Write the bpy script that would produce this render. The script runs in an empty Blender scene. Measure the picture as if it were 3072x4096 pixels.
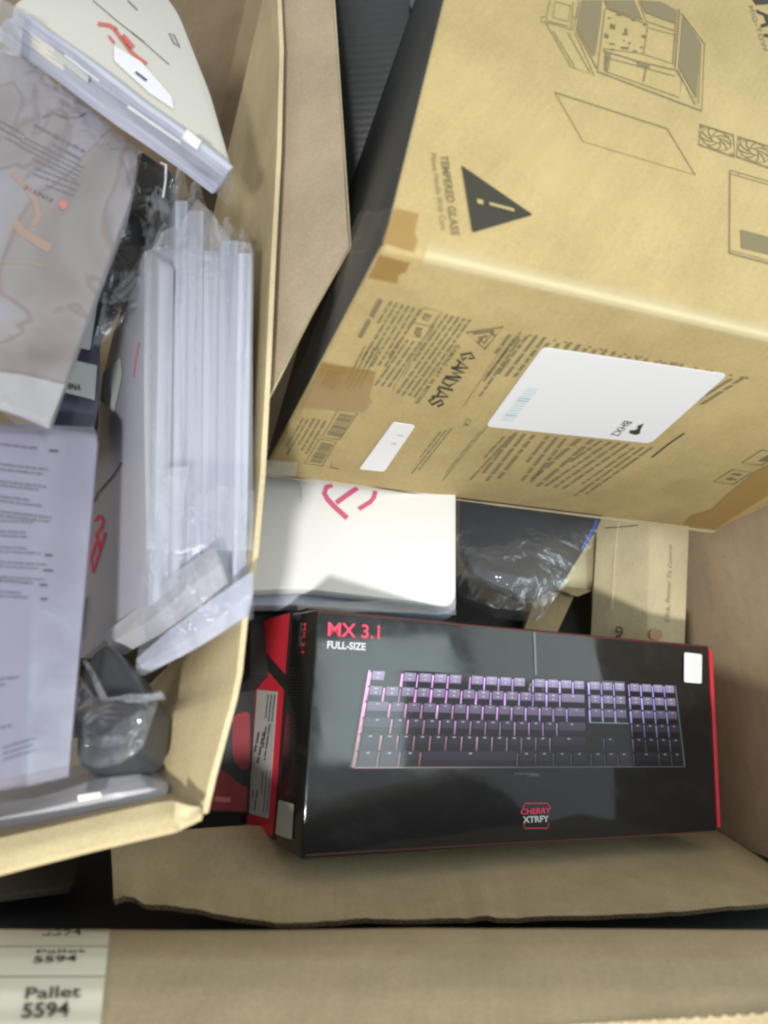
import bpy, bmesh, math, random
from mathutils import Vector, Matrix, noise

random.seed(7)
SC = bpy.context.scene
COL = SC.collection

# ------------------------------------------------------------------ camera
# view axes used to lay the pile out: x right, y up the picture, z away from the lens (metres)
FPX, CX, CY = 3077.0, 1536.0, 2048.0
UPV = Vector((.36, .52, -.775)).normalized()           # gravity-up seen from the phone
FWD = (Vector((0, 0, 1)) - UPV * UPV.z).normalized()    # horizontal forward
RGT = FWD.cross(UPV)
if RGT.x < 0: RGT = -RGT
CAM_POS = Vector((0, 0, 1.75))
def w3(v):
    v = Vector(v)
    return CAM_POS + Vector((v.dot(RGT), v.dot(FWD), v.dot(UPV)))
def wdir(v):
    v = Vector(v)
    return Vector((v.dot(RGT), v.dot(FWD), v.dot(UPV)))
def cpt(x, y, z): return Vector(((x - CX) / FPX * z, -(y - CY) / FPX * z, z))
def pt(x, y, z): return w3(cpt(x, y, z))

cd = bpy.data.cameras.new('camera')
cam = bpy.data.objects.new('camera', cd); COL.objects.link(cam)
cx_, cy_, cz_ = wdir((1, 0, 0)), wdir((0, 1, 0)), wdir((0, 0, -1))
M = Matrix((cx_, cy_, cz_)).transposed().to_4x4(); M.translation = CAM_POS
cam.matrix_world = M
cd.sensor_fit = 'HORIZONTAL'; cd.sensor_width = 36.0; cd.lens = 36.0 * FPX / 3072.0
cd.clip_start = .02; cd.clip_end = 60
cd.dof.use_dof = True; cd.dof.focus_distance = .74; cd.dof.aperture_fstop = 6.3
SC.camera = cam

# ------------------------------------------------------------------ light
wd = bpy.data.worlds.new('World'); SC.world = wd; wd.use_nodes = True
bg = wd.node_tree.nodes['Background']
bg.inputs[0].default_value = (.93, .96, 1.0, 1); bg.inputs[1].default_value = .74

def aim(o, target):
    d = (target - o.location).normalized()
    o.rotation_euler = d.to_track_quat('-Z', 'Y').to_euler()
sl = bpy.data.lights.new('work_lamp', 'SPOT')
sl.energy = 140; sl.color = (1.0, .975, .92); sl.shadow_soft_size = .06
sl.spot_size = math.radians(41); sl.spot_blend = .10
so = bpy.data.objects.new('work_lamp', sl); COL.objects.link(so)
so.location = w3(Vector((0, 0, .75)) + Vector((-.05, -.235, -1)).normalized() * 2.0)
aim(so, pt(1560, 380, .72))
def panel(name, q, nK, PK, dist, radiance, color):
    """added light panel whose mirror image falls on part q of the glossy carton front"""
    P = []
    c0 = None
    for (x, y) in [((q[0] + q[2]) / 2, (q[1] + q[3]) / 2), (q[0], (q[1] + q[3]) / 2), (q[2], (q[1] + q[3]) / 2), ((q[0] + q[2]) / 2, q[1]), ((q[0] + q[2]) / 2, q[3])]:
        p = PK.hit(x, y); d = (p - CAM_POS).normalized(); r = (d - nK * 2 * d.dot(nK)).normalized()
        if c0 is None: c0 = p + r * dist; n0 = r; P.append(c0)
        else: P.append(p + r * ((c0 - p).dot(n0) / r.dot(n0)))
    ax = P[2] - P[1]; ay = P[4] - P[3]
    al = bpy.data.lights.new(name, 'AREA'); al.shape = 'RECTANGLE'; al.size = ax.length; al.size_y = ay.length
    al.energy = math.pi * radiance * ax.length * ay.length; al.color = color
    o = bpy.data.objects.new(name, al); COL.objects.link(o)
    X = ax.normalized(); Zv = n0; X = (X - Zv * X.dot(Zv)).normalized(); Y = Zv.cross(X)
    m = Matrix((X, Y, Zv)).transposed().to_4x4(); m.translation = c0; o.matrix_world = m
    return o

vs = SC.view_settings
vs.view_transform = 'Standard'; vs.look = 'None'; vs.exposure = 0; vs.gamma = 1; vs.use_curve_mapping = False
SC.cycles.max_bounces = 8; SC.cycles.transparent_max_bounces = 24
SC.cycles.use_denoising = True; SC.cycles.filter_width = 2.3

# ------------------------------------------------------------------ materials
def _mat(name):
    m = bpy.data.materials.new(name); m.use_nodes = True
    nt = m.node_tree; return m, nt, nt.nodes['Principled BSDF']
def _N(nt, t, **k):
    n = nt.nodes.new(t)
    for a, b in k.items(): setattr(n, a, b)
    return n
def _bump(nt, h, strength, dist, target):
    b = _N(nt, 'ShaderNodeBump'); b.inputs['Strength'].default_value = strength; b.inputs['Distance'].default_value = dist
    nt.links.new(h, b.inputs['Height']); nt.links.new(b.outputs['Normal'], target)
def cardboard(name, c, var=.12, rough=.72, flute=0.0, fdir=(1, 0, 0), spec=.25):
    m, nt, p = _mat(name)
    tc = _N(nt, 'ShaderNodeTexCoord')
    n1 = _N(nt, 'ShaderNodeTexNoise'); n1.inputs['Scale'].default_value = 9; n1.inputs['Detail'].default_value = 6
    n2 = _N(nt, 'ShaderNodeTexNoise'); n2.inputs['Scale'].default_value = 420; n2.inputs['Detail'].default_value = 4
    nt.links.new(tc.outputs['Object'], n1.inputs['Vector']); nt.links.new(tc.outputs['Object'], n2.inputs['Vector'])
    ad = _N(nt, 'ShaderNodeMath', operation='ADD'); nt.links.new(n1.outputs[0], ad.inputs[0])
    ml = _N(nt, 'ShaderNodeMath', operation='MULTIPLY'); ml.inputs[1].default_value = .7
    nt.links.new(n2.outputs[0], ml.inputs[0]); nt.links.new(ml.outputs[0], ad.inputs[1])
    r = _N(nt, 'ShaderNodeValToRGB')
    r.color_ramp.elements[0].position = .55; r.color_ramp.elements[1].position = 1.15
    r.color_ramp.elements[0].color = (*[x * (1 - var) for x in c], 1)
    r.color_ramp.elements[1].color = (*[min(1, x * (1 + var)) for x in c], 1)
    nt.links.new(ad.outputs[0], r.inputs[0])
    n3 = _N(nt, 'ShaderNodeTexNoise'); n3.inputs['Scale'].default_value = 26; n3.inputs['Detail'].default_value = 8; n3.inputs['Roughness'].default_value = .7
    mp = _N(nt, 'ShaderNodeMapping'); mp.inputs['Scale'].default_value = (1, .22, 1); mp.inputs['Rotation'].default_value = (.3, .2, .9)
    nt.links.new(tc.outputs['Object'], mp.inputs[0]); nt.links.new(mp.outputs[0], n3.inputs['Vector'])
    r3 = _N(nt, 'ShaderNodeValToRGB'); r3.color_ramp.elements[0].position = .36; r3.color_ramp.elements[1].position = .62
    r3.color_ramp.elements[0].color = (.92, .915, .91, 1); r3.color_ramp.elements[1].color = (1.04, 1.04, 1.05, 1)
    nt.links.new(n3.outputs[0], r3.inputs[0])
    mc = _N(nt, 'ShaderNodeMix', data_type='RGBA', blend_type='MULTIPLY'); mc.inputs[0].default_value = 1
    nt.links.new(r.outputs[0], mc.inputs[6]); nt.links.new(r3.outputs[0], mc.inputs[7]); nt.links.new(mc.outputs[2], p.inputs['Base Color'])
    p.inputs['Roughness'].default_value = rough; p.inputs['Specular IOR Level'].default_value = spec
    nb = _N(nt, 'ShaderNodeTexNoise'); nb.inputs['Scale'].default_value = 16; nb.inputs['Detail'].default_value = 3
    nt.links.new(tc.outputs['Object'], nb.inputs['Vector'])
    hb = _N(nt, 'ShaderNodeMath', operation='MULTIPLY_ADD'); hb.inputs[1].default_value = 5.0
    nt.links.new(nb.outputs[0], hb.inputs[0]); nt.links.new(n2.outputs[0], hb.inputs[2])
    h = hb.outputs[0]
    if flute:
        dp = _N(nt, 'ShaderNodeVectorMath', operation='DOT_PRODUCT'); dp.inputs[1].default_value = fdir
        nt.links.new(tc.outputs['Object'], dp.inputs[0])
        s = _N(nt, 'ShaderNodeMath', operation='MULTIPLY'); s.inputs[1].default_value = 2 * math.pi / .0065
        sn = _N(nt, 'ShaderNodeMath', operation='SINE')
        nt.links.new(dp.outputs['Value'], s.inputs[0]); nt.links.new(s.outputs[0], sn.inputs[0])
        mr = _N(nt, 'ShaderNodeMapRange'); mr.inputs[1].default_value = -1; mr.inputs[2].default_value = 1; mr.inputs[3].default_value = 1 - flute * .16; mr.inputs[4].default_value = 1 + flute * .08
        nt.links.new(sn.outputs[0], mr.inputs[0])
        m4 = _N(nt, 'ShaderNodeMix', data_type='RGBA', blend_type='MULTIPLY'); m4.inputs[0].default_value = 1
        nt.links.new(mc.outputs[2], m4.inputs[6]); nt.links.new(mr.outputs[0], m4.inputs[7]); nt.links.new(m4.outputs[2], p.inputs['Base Color'])
        mx = _N(nt, 'ShaderNodeMath', operation='MULTIPLY_ADD'); mx.inputs[1].default_value = flute
        nt.links.new(sn.outputs[0], mx.inputs[0]); nt.links.new(hb.outputs[0], mx.inputs[2]); h = mx.outputs[0]
    _bump(nt, h, .25, .0008, p.inputs['Normal'])
    return m
def plain(name, c, rough=.5, coat=0.0, crough=.1, crinkle=0.0, cscale=14, spec=.5, var=0.0, metal=0):
    m, nt, p = _mat(name)
    p.inputs['Base Color'].default_value = (*c, 1); p.inputs['Roughness'].default_value = rough
    p.inputs['Specular IOR Level'].default_value = spec; p.inputs['Metallic'].default_value = metal
    p.inputs['Coat Weight'].default_value = coat; p.inputs['Coat Roughness'].default_value = crough
    tc = _N(nt, 'ShaderNodeTexCoord')
    if crinkle:
        mp = _N(nt, 'ShaderNodeMapping'); mp.inputs['Scale'].default_value = (1, 1, .35)
        n = _N(nt, 'ShaderNodeTexNoise'); n.inputs['Scale'].default_value = cscale; n.inputs['Detail'].default_value = 3
        n.inputs['Distortion'].default_value = .8
        nt.links.new(tc.outputs['Object'], mp.inputs[0]); nt.links.new(mp.outputs[0], n.inputs['Vector'])
        _bump(nt, n.outputs[0], crinkle, .02, p.inputs['Coat Normal'])
    if var:
        n = _N(nt, 'ShaderNodeTexNoise'); n.inputs['Scale'].default_value = 12; n.inputs['Detail'].default_value = 5
        nt.links.new(tc.outputs['Object'], n.inputs['Vector'])
        r = _N(nt, 'ShaderNodeValToRGB'); r.color_ramp.elements[0].position = .3; r.color_ramp.elements[1].position = .7
        r.color_ramp.elements[0].color = (*[x * (1 - var) for x in c], 1); r.color_ramp.elements[1].color = (*[min(1, x * (1 + var)) for x in c], 1)
        nt.links.new(n.outputs[0], r.inputs[0]); nt.links.new(r.outputs[0], p.inputs['Base Color'])
    return m
def film(name, base=.07, edge=.55, rough=.12, tint=(.97, .98, 1), milky=.0, bump=.45):
    m, nt, p = _mat(name); nt.nodes.remove(p)
    out = nt.nodes['Material Output']
    tr = _N(nt, 'ShaderNodeBsdfTransparent'); tr.inputs[0].default_value = (*tint, 1)
    gl = _N(nt, 'ShaderNodeBsdfGlossy'); gl.inputs['Roughness'].default_value = rough; gl.inputs['Color'].default_value = (.95, .97, 1, 1)
    lw = _N(nt, 'ShaderNodeLayerWeight'); lw.inputs['Blend'].default_value = .35
    ma = _N(nt, 'ShaderNodeMath', operation='MULTIPLY_ADD'); ma.inputs[1].default_value = edge; ma.inputs[2].default_value = base
    nt.links.new(lw.outputs['Facing'], ma.inputs[0])
    tc = _N(nt, 'ShaderNodeTexCoord')
    n = _N(nt, 'ShaderNodeTexNoise'); n.inputs['Scale'].default_value = 38; n.inputs['Detail'].default_value = 4; n.inputs['Distortion'].default_value = 1.2
    nt.links.new(tc.outputs['Object'], n.inputs['Vector'])
    _bump(nt, n.outputs[0], bump, .006, gl.inputs['Normal'])
    mx = _N(nt, 'ShaderNodeMixShader'); nt.links.new(ma.outputs[0], mx.inputs[0])
    nt.links.new(tr.outputs[0], mx.inputs[1]); nt.links.new(gl.outputs[0], mx.inputs[2])
    last = mx
    if milky:
        df = _N(nt, 'ShaderNodeBsdfDiffuse'); df.inputs[0].default_value = (.78, .8, .84, 1)
        m2 = _N(nt, 'ShaderNodeMixShader'); m2.inputs[0].default_value = milky
        nt.links.new(mx.outputs[0], m2.inputs[1]); nt.links.new(df.outputs[0], m2.inputs[2]); last = m2
    nt.links.new(last.outputs[0], out.inputs[0])
    return m
def tape(name, c, alpha):
    m, nt, p = _mat(name)
    p.inputs['Base Color'].default_value = (*c, 1); p.inputs['Roughness'].default_value = .25; p.inputs['Alpha'].default_value = alpha
    p.inputs['Coat Weight'].default_value = .5
    tc = _N(nt, 'ShaderNodeTexCoord'); n = _N(nt, 'ShaderNodeTexNoise'); n.inputs['Scale'].default_value = 60
    nt.links.new(tc.outputs['Object'], n.inputs['Vector']); _bump(nt, n.outputs[0], .2, .003, p.inputs['Normal'])
    return m

KRAFT = (.43, .335, .155)
def worn_black(name):
    m, nt, p = _mat(name); tc = _N(nt, 'ShaderNodeTexCoord')
    n = _N(nt, 'ShaderNodeTexNoise'); n.inputs['Scale'].default_value = 22; n.inputs['Detail'].default_value = 9; n.inputs['Roughness'].default_value = .75
    mp = _N(nt, 'ShaderNodeMapping'); mp.inputs['Scale'].default_value = (.35, 1, 2.2); nt.links.new(tc.outputs['Object'], mp.inputs[0]); nt.links.new(mp.outputs[0], n.inputs['Vector'])
    r = _N(nt, 'ShaderNodeValToRGB'); r.color_ramp.elements[0].position = .52; r.color_ramp.elements[1].position = .80
    r.color_ramp.elements[0].color = (.007, .008, .009, 1); r.color_ramp.elements[1].color = (.020, .024, .024, 1)
    nt.links.new(n.outputs[0], r.inputs[0]); nt.links.new(r.outputs[0], p.inputs['Base Color'])
    r2 = _N(nt, 'ShaderNodeMapRange'); r2.inputs[1].default_value = .4; r2.inputs[2].default_value = .75; r2.inputs[3].default_value = .05; r2.inputs[4].default_value = .22
    nt.links.new(n.outputs[0], r2.inputs[0]); nt.links.new(r2.outputs[0], p.inputs['Coat Roughness'])
    n2 = _N(nt, 'ShaderNodeTexNoise'); n2.inputs['Scale'].default_value = 7; n2.inputs['Detail'].default_value = 2; nt.links.new(tc.outputs['Object'], n2.inputs['Vector'])
    _bump(nt, n2.outputs[0], .08, .02, p.inputs['Coat Normal'])
    p.inputs['Roughness'].default_value = .45; p.inputs['Specular IOR Level'].default_value = .12; p.inputs['Coat Weight'].default_value = 1
    return m
MT = dict(
    kraft=cardboard('kraft_board', KRAFT, flute=.07),
    kraft_edge=cardboard('kraft_edge_worn', (.60, .51, .31), var=.12),
    kraft_dull=cardboard('kraft_dull', (.43, .345, .21), flute=.08),
    kraft_wall=cardboard('kraft_wall', (.42, .325, .22), flute=.10, fdir=tuple(wdir((1, 0, 0)))),
    flap_board=cardboard('flap_board', (.40, .325, .225)),
    kraft_light=cardboard('kraft_light', (.52, .43, .25)),
    kraft_pale=cardboard('kraft_pale', (.56, .49, .32)),
    kraft_cream=cardboard('kraft_cream', (.66, .60, .38)),
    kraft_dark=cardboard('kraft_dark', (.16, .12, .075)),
    edge_line=cardboard('edge_line', (.54, .435, .245), var=.2),
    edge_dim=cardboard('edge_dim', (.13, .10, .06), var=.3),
    flute_edge=cardboard('flute_edge', (.42, .34, .21), var=.25),
    ink=plain('print_ink', (.05, .048, .035), .6, spec=.2),
    ink_soft=plain('print_ink_soft', (.165, .14, .07), .6, spec=.2),
    ink_grey=plain('print_ink_grey', (.215, .18, .10), .6, spec=.2),
    white=plain('white_label', (.76, .76, .78), .5, spec=.3),
    pack_white=plain('white_pack', (.82, .82, .83), .45, coat=.6, crough=.2, crinkle=.15),
    pack_face=plain('pale_pack_face', (.36, .365, .43), .45, coat=1, crough=.2, crinkle=.3, cscale=8),
    pack_lav=plain('lavender_pack', (.40, .425, .52), .45, coat=1, crough=.12, crinkle=.5, cscale=9),
    pack_beige=plain('beige_pack', (.55, .535, .47), .5, coat=.5, crough=.3, crinkle=.15),
    pack_lav2=plain('lavender_pack_dim', (.34, .36, .43), .45, coat=1, crough=.15, crinkle=.5, cscale=9),
    pack_lav3=plain('lavender_pack_pale', (.48, .505, .60), .45, coat=1, crough=.15, crinkle=.5, cscale=11),
    pack_grey=plain('grey_pack', (.36, .36, .39), .45, coat=1, crough=.15, crinkle=.5, cscale=10),
    lilac=plain('lilac_pack', (.20, .185, .25), .5, coat=1, crough=.3, crinkle=.3, cscale=6),
    label_cream=plain('pallet_label', (.80, .78, .62), .5, spec=.3),
    black=worn_black('black_gloss'),
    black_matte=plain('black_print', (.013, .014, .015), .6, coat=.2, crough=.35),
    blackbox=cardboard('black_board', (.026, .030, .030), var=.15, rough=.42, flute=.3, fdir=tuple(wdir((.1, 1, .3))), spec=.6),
    black_end=cardboard('black_end_board', (.038, .042, .042), var=.2, rough=.45, flute=.35, fdir=tuple(wdir((.1, 1, .3))), spec=.2),
    navy=plain('navy_plastic', (.016, .026, .040), .35, coat=1, crough=.1, crinkle=.7, cscale=13),
    darkpouch=plain('dark_pouch', (.035, .04, .045), .5, coat=.5, crough=.25, crinkle=.4),
    navy_card=plain('navy_card', (.022, .025, .045), .45, coat=.4),
    card_white=plain('card_white', (.42, .44, .42), .5),
    red=plain('red_print', (.60, .022, .045), .5, coat=.25, crough=.3),
    faint_red=plain('faint_red_ink', (.48, .29, .19), .6),
    ink_faint=plain('ink_faint', (.31, .265, .17), .6, spec=.2),
    deepred=plain('deep_red_print', (.24, .02, .03), .6),
    darkred=plain('dark_red_line', (.16, .012, .02), .5),
    redink=plain('red_ink', (.78, .05, .11), .5),
    redink_soft=plain('red_ink_soft', (.55, .13, .10), .5),
    pinkink=plain('pink_ink', (.68, .14, .27), .5),
    whiteink=plain('white_ink', (.62, .64, .66), .5),
    greyink=plain('grey_ink', (.16, .17, .18), .5),
    textgrey=plain('text_grey', (.09, .085, .11), .55),
    cable=plain('cable_rubber', (.06, .062, .066), .4, coat=.3, crough=.3),
    blue=plain('blue_edge', (.05, .11, .55), .35, coat=.6),
    film=film('clear_film', tint=(.97, .98, 1)),
    film_thin=film('thin_tape_film', base=.03, edge=.10, rough=.15, bump=.6),
    film_bag=film('hazy_bag_film', base=.07, edge=.4, rough=.10, milky=.05, bump=.7),
    film_soft=film('milky_film', base=.10, edge=.5, rough=.2, milky=.16),
    film_smooth=film('smooth_film', base=.05, edge=.35, rough=.28, bump=.1),
    tape=tape('packing_tape', (.40, .235, .06), .62),
    cleartape=tape('clear_tape', (.92, .87, .66), .6),
    scrap=cardboard('shade_painted_scrap', (.07, .055, .038), var=.3),  # board colour darkened to paint in the shade of the gap
    void=plain('dark_base', (.02, .018, .015), .9),
    teal=plain('teal_ink', (.40, .56, .60), .6),
)

# ------------------------------------------------------------------ builders
def tag(o, label, cat, group=None, kind=None):
    if label: o['label'] = label
    if cat: o['category'] = cat
    if group: o['group'] = group
    if kind: o['kind'] = kind
    return o
def thing(name, loc, label, cat, group=None):
    o = bpy.data.objects.new(name, None); COL.objects.link(o); o.location = loc
    o.empty_display_size = .02
    return tag(o, label, cat, group)
ORG = {}
def base_of(parent):
    v = Vector((0, 0, 0)); p = parent
    while p: v += p.location; p = p.parent
    return v
def mesh(name, verts, faces, mat, parent=None, smooth=False, attr=None, kind=None):
    verts = [Vector(v) for v in verts]
    loc = Vector((0, 0, 0))
    if parent is None:
        loc = sum(verts, Vector()) / len(verts)
    off = base_of(parent) if parent else loc
    me = bpy.data.meshes.new(name)
    me.from_pydata([v - off for v in verts], [], faces)
    if attr:
        a = me.color_attributes.new('Col', 'FLOAT_COLOR', 'POINT')
        for i, c in enumerate(attr): a.data[i].color = (*c, 1)
    me.validate(); me.update()
    bm = bmesh.new(); bm.from_mesh(me); 
    if not attr and len(faces) < 20000 and smooth: bmesh.ops.recalc_face_normals(bm, faces=bm.faces)
    bm.to_mesh(me); bm.free()
    o = bpy.data.objects.new(name, me); COL.objects.link(o); o.location = loc
    if parent: o.parent = parent
    if isinstance(mat, (list, tuple)):
        for m in mat: me.materials.append(m)
    else: me.materials.append(mat)
    if smooth:
        for p in me.polygons: p.use_smooth = True
        me.set_sharp_from_angle(angle=math.radians(50))
    if kind: o['kind'] = kind
    return o
class Plane:
    def __init__(s, a, b, c):
        s.a, s.b, s.c = Vector(a), Vector(b), Vector(c)
        s.n = (s.b - s.a).cross(s.c - s.a).normalized()
        if s.n.dot(CAM_POS - s.a) < 0: s.n = -s.n
    def hit(s, x, y, lift=0.0):
        d = pt(x, y, 1.0) - CAM_POS
        t = (s.a + s.n * lift - CAM_POS).dot(s.n) / d.dot(s.n)
        return CAM_POS + d * t
def PP(*p): return Plane(*[pt(*q) for q in p])
def roundpoly(poly, r, n=4):
    out = []; L = len(poly)
    for i in range(L):
        p0, p, p1 = Vector(poly[i - 1]), Vector(poly[i]), Vector(poly[(i + 1) % L])
        a = (p0 - p); b = (p1 - p)
        ra = min(r, a.length * .45); rb = min(r, b.length * .45)
        A = p + a.normalized() * ra; B = p + b.normalized() * rb
        for k in range(n + 1):
            t = k / n
            out.append((A * (1 - t) ** 2 + p * 2 * t * (1 - t) + B * t * t)[:2])
    return out
def bevel_mesh(o, off, seg=2, ang=30):
    me = o.data; bm = bmesh.new(); bm.from_mesh(me)
    bmesh.ops.recalc_face_normals(bm, faces=bm.faces)
    es = [e for e in bm.edges if len(e.link_faces) == 2 and e.calc_face_angle(0) > math.radians(ang)]
    bmesh.ops.bevel(bm, geom=es, offset=off, segments=seg, profile=.5, affect='EDGES', clamp_overlap=True)
    bm.to_mesh(me); bm.free()
    for p in me.polygons: p.use_smooth = True
    me.set_sharp_from_angle(angle=math.radians(35))
def prism(name, poly, plane, thick, mat, parent=None, bev=.0, lift=0.0, seg=2, dirv=None):
    top = [plane.hit(x, y, lift) for x, y in poly]
    dv = (dirv if dirv is not None else -plane.n * thick)
    bot = [v + dv for v in top]; n = len(top)
    faces = [list(range(n)), list(range(2 * n - 1, n - 1, -1))] + [[i, i + n, (i + 1) % n + n, (i + 1) % n][::-1] for i in range(n)]
    o = mesh(name, top + bot, faces, mat, parent)
    if bev: bevel_mesh(o, bev, seg)
    return o
def sheet(name, poly, plane, mat, parent, lift=.0006):
    return mesh(name, [plane.hit(x, y, lift) for x, y in poly], [list(range(len(poly)))], mat, parent)
def strokes(name, lines, plane, wpx, mat, parent, lift=.0006, kind=None):
    V, F = [], []
    for ln in lines:
        w = wpx
        if isinstance(ln, tuple) and isinstance(ln[0], (int, float)): w, ln = ln
        L = len(ln)
        for i in range(L):
            p = Vector(ln[i])
            d = (Vector(ln[min(i + 1, L - 1)]) - Vector(ln[max(i - 1, 0)]))
            if ln[0] == ln[-1] and i in (0, L - 1): d = Vector(ln[1]) - Vector(ln[-2])
            if d.length < 1e-6: d = Vector((1, 0))
            nrm = Vector((-d.y, d.x)).normalized() * w / 2
            V += [plane.hit(*(p + nrm), lift), plane.hit(*(p - nrm), lift)]
            if i: k = len(V); F.append([k - 4, k - 3, k - 1, k - 2])
    return mesh(name, V, F, mat, parent, kind=kind)
def polys(name, plist, plane, mat, parent, lift=.0006, kind=None):
    V, F = [], []
    for p in plist:
        k = len(V); V += [plane.hit(x, y, lift) for x, y in p]; F.append(list(range(k, k + len(p))))
    return mesh(name, V, F, mat, parent, kind=kind)
def words(name, blocks, plane, mat, parent, lift=.0006, seed=1):
    """illegible small print: blocks of (line-start of first line, line-end of first line, line-start of last line, n lines, fill)"""
    rnd = random.Random(seed); V, F = [], []
    for (s0, e0, s1, n, *rest) in blocks:
        hfac = rest[0] if rest else .6
        s0, e0, s1 = Vector(s0), Vector(e0), Vector(s1)
        d = e0 - s0; st = (s1 - s0) / max(1, n - 1)
        ch = st.length * hfac if n > 1 else (rest[1] if len(rest) > 1 else 14)
        upd = -st.normalized() if n > 1 else Vector((d.y, -d.x)).normalized()
        L = d.length; cw = ch * .62
        for i in range(n):
            o = s0 + st * i; x = 0; end = L * (1 if i < n - 1 else rnd.uniform(.4, .9)) * rnd.uniform(.93, 1.0)
            while x < end - cw:
                nw = min(rnd.randint(2, 8) * cw, end - x)
                a = o + d / L * x; b = o + d / L * (x + nw); hh = ch * rnd.choice((.70, .74, .80))
                k = len(V)
                V += [plane.hit(*q, lift) for q in (a, b, b + upd * hh, a + upd * hh)]
                F.append([k, k + 1, k + 2, k + 3]); x += nw
                x += cw * .8
    return mesh(name, V, F, mat, parent, kind='stuff')
def text(name, s, plane, p0, p1, ptop, mat, parent, lift=.0007, bold=0.0, shear=0.0, space=1.0):
    """p0/p1: baseline start and end, ptop: top of the first capital (picture positions on the plane)"""
    c = bpy.data.curves.new('lettering_curve', 'FONT'); c.body = s; c.offset = bold; c.shear = shear; c.space_character = space
    c.resolution_u = 3
    o = bpy.data.objects.new('lettering_curve', c); COL.objects.link(o)
    dg = bpy.context.evaluated_depsgraph_get(); dg.update()
    me = bpy.data.meshes.new_from_object(o.evaluated_get(dg))
    bpy.data.objects.remove(o)
    xs = [v.co.x for v in me.vertices]; ys = [v.co.y for v in me.vertices]
    x0, x1 = min(xs), max(xs)
    cap = .69
    O = plane.hit(*p0, lift); U = (plane.hit(*p1, lift) - O) / (x1 - x0); Wv = (plane.hit(*ptop, lift) - O) / cap
    V = [O + U * (v.co.x - x0) + Wv * v.co.y for v in me.vertices]
    F = [list(p.vertices) for p in me.polygons]
    bpy.data.meshes.remove(me)
    return mesh(name, V, F, mat, parent)
def patch(name, rows, mat, parent=None, sub=8, amp=0.0, fscale=20, thick=0.0, seed=0, ridge=False, grain=None):
    """surface through a grid of control points (world), bilinear refinement, crumpled by noise"""
    R, C = len(rows), len(rows[0]); V = []; H = (R - 1) * sub + 1; W = (C - 1) * sub + 1
    def P(u, v):
        i = min(int(u), R - 2); j = min(int(v), C - 2); a = u - i; b = v - j
        return (rows[i][j] * (1 - a) * (1 - b) + rows[i + 1][j] * a * (1 - b) + rows[i][j + 1] * (1 - a) * b + rows[i + 1][j + 1] * a * b)
    for r in range(H):
        for c in range(W):
            p = P(r / sub, c / sub)
            if amp:
                q = p * fscale + Vector((seed * 7.3, seed * 1.7, 0))
                if grain: q = q - grain[0] * (q.dot(grain[0]) * (1 - grain[1]))
                if ridge:
                    h = (1 - abs(noise.noise(q)) * 2) * .7 + (1 - abs(noise.noise(q * 2.3)) * 2) * .35
                else:
                    h = noise.fractal(q, 1.0, 2.0, 4)
                p = p + (CAM_POS - p).normalized() * h * amp + wdir((noise.noise(q + Vector((9, 0, 0))), noise.noise(q + Vector((0, 9, 0))), 0)) * amp * .7
            V.append(p)
    F = [[r * W + c, r * W + c + 1, (r + 1) * W + c + 1, (r + 1) * W + c] for r in range(H - 1) for c in range(W - 1)]
    if thick:
        n0 = (rows[0][-1] - rows[0][0]).cross(rows[-1][0] - rows[0][0]).normalized()
        if n0.dot(CAM_POS - rows[0][0]) > 0: n0 = -n0
        n = len(V); V2 = [v + n0 * thick for v in V]
        F += [[a + n for a in f[::-1]] for f in F[:]]
        V += V2
        per = list(range(W)) + [r * W + W - 1 for r in range(1, H)] + [(H - 1) * W + c for c in range(W - 2, -1, -1)] + [r * W for r in range(H - 2, 0, -1)]
        F += [[per[k], per[k] + n, per[(k + 1) % len(per)] + n, per[(k + 1) % len(per)]] for k in range(len(per))]
    return mesh(name, V, F, mat, parent, smooth=True)
def tube(name, pts, r, mat, parent, n=6):
    V, F = [], []; L = len(pts)
    for i, p in enumerate(pts):
        t = (pts[min(i + 1, L - 1)] - pts[max(i - 1, 0)]).normalized(); u = t.cross(Vector((.3, .5, .81))).normalized(); v = t.cross(u)
        for k in range(n):
            a = 2 * math.pi * k / n; V.append(p + u * (r * math.cos(a)) + v * (r * math.sin(a)))
            if i: F.append([(i - 1) * n + k, (i - 1) * n + (k + 1) % n, i * n + (k + 1) % n, i * n + k])
    return mesh(name, V, F, mat, parent, smooth=True)
def coil(cx, cy, rx, ry, tilt, turns, pl, lift, jit, seed):
    r_ = random.Random(seed); P = []; ph = r_.uniform(0, 6)
    for i in range(turns * 28):
        a = ph + i / 28 * 2 * math.pi; g = 1 + .12 * math.sin(a * .37 + seed) - .05 * (i // 28)
        x, y = rx * g * math.cos(a), ry * g * math.sin(a)
        P.append(pl.hit(cx + x * math.cos(tilt) - y * math.sin(tilt), cy + x * math.sin(tilt) + y * math.cos(tilt), lift + jit * math.sin(a * .5 + i * .013)))
    return P
def solid(name, v8, mat, parent=None, bev=0, seg=3):
    """hexahedron from 4 front + 4 matching back points"""
    F = [[0, 1, 2, 3], [7, 6, 5, 4], [0, 4, 5, 1], [1, 5, 6, 2], [2, 6, 7, 3], [3, 7, 4, 0]]
    o = mesh(name, v8, F, mat, parent)
    if bev: bevel_mesh(o, bev, seg)
    return o
Z = lambda s, ox, oy: (lambda *q: [(ox + x / s, oy + y / s) for x, y in q])   # enlargement -> picture positions

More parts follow.
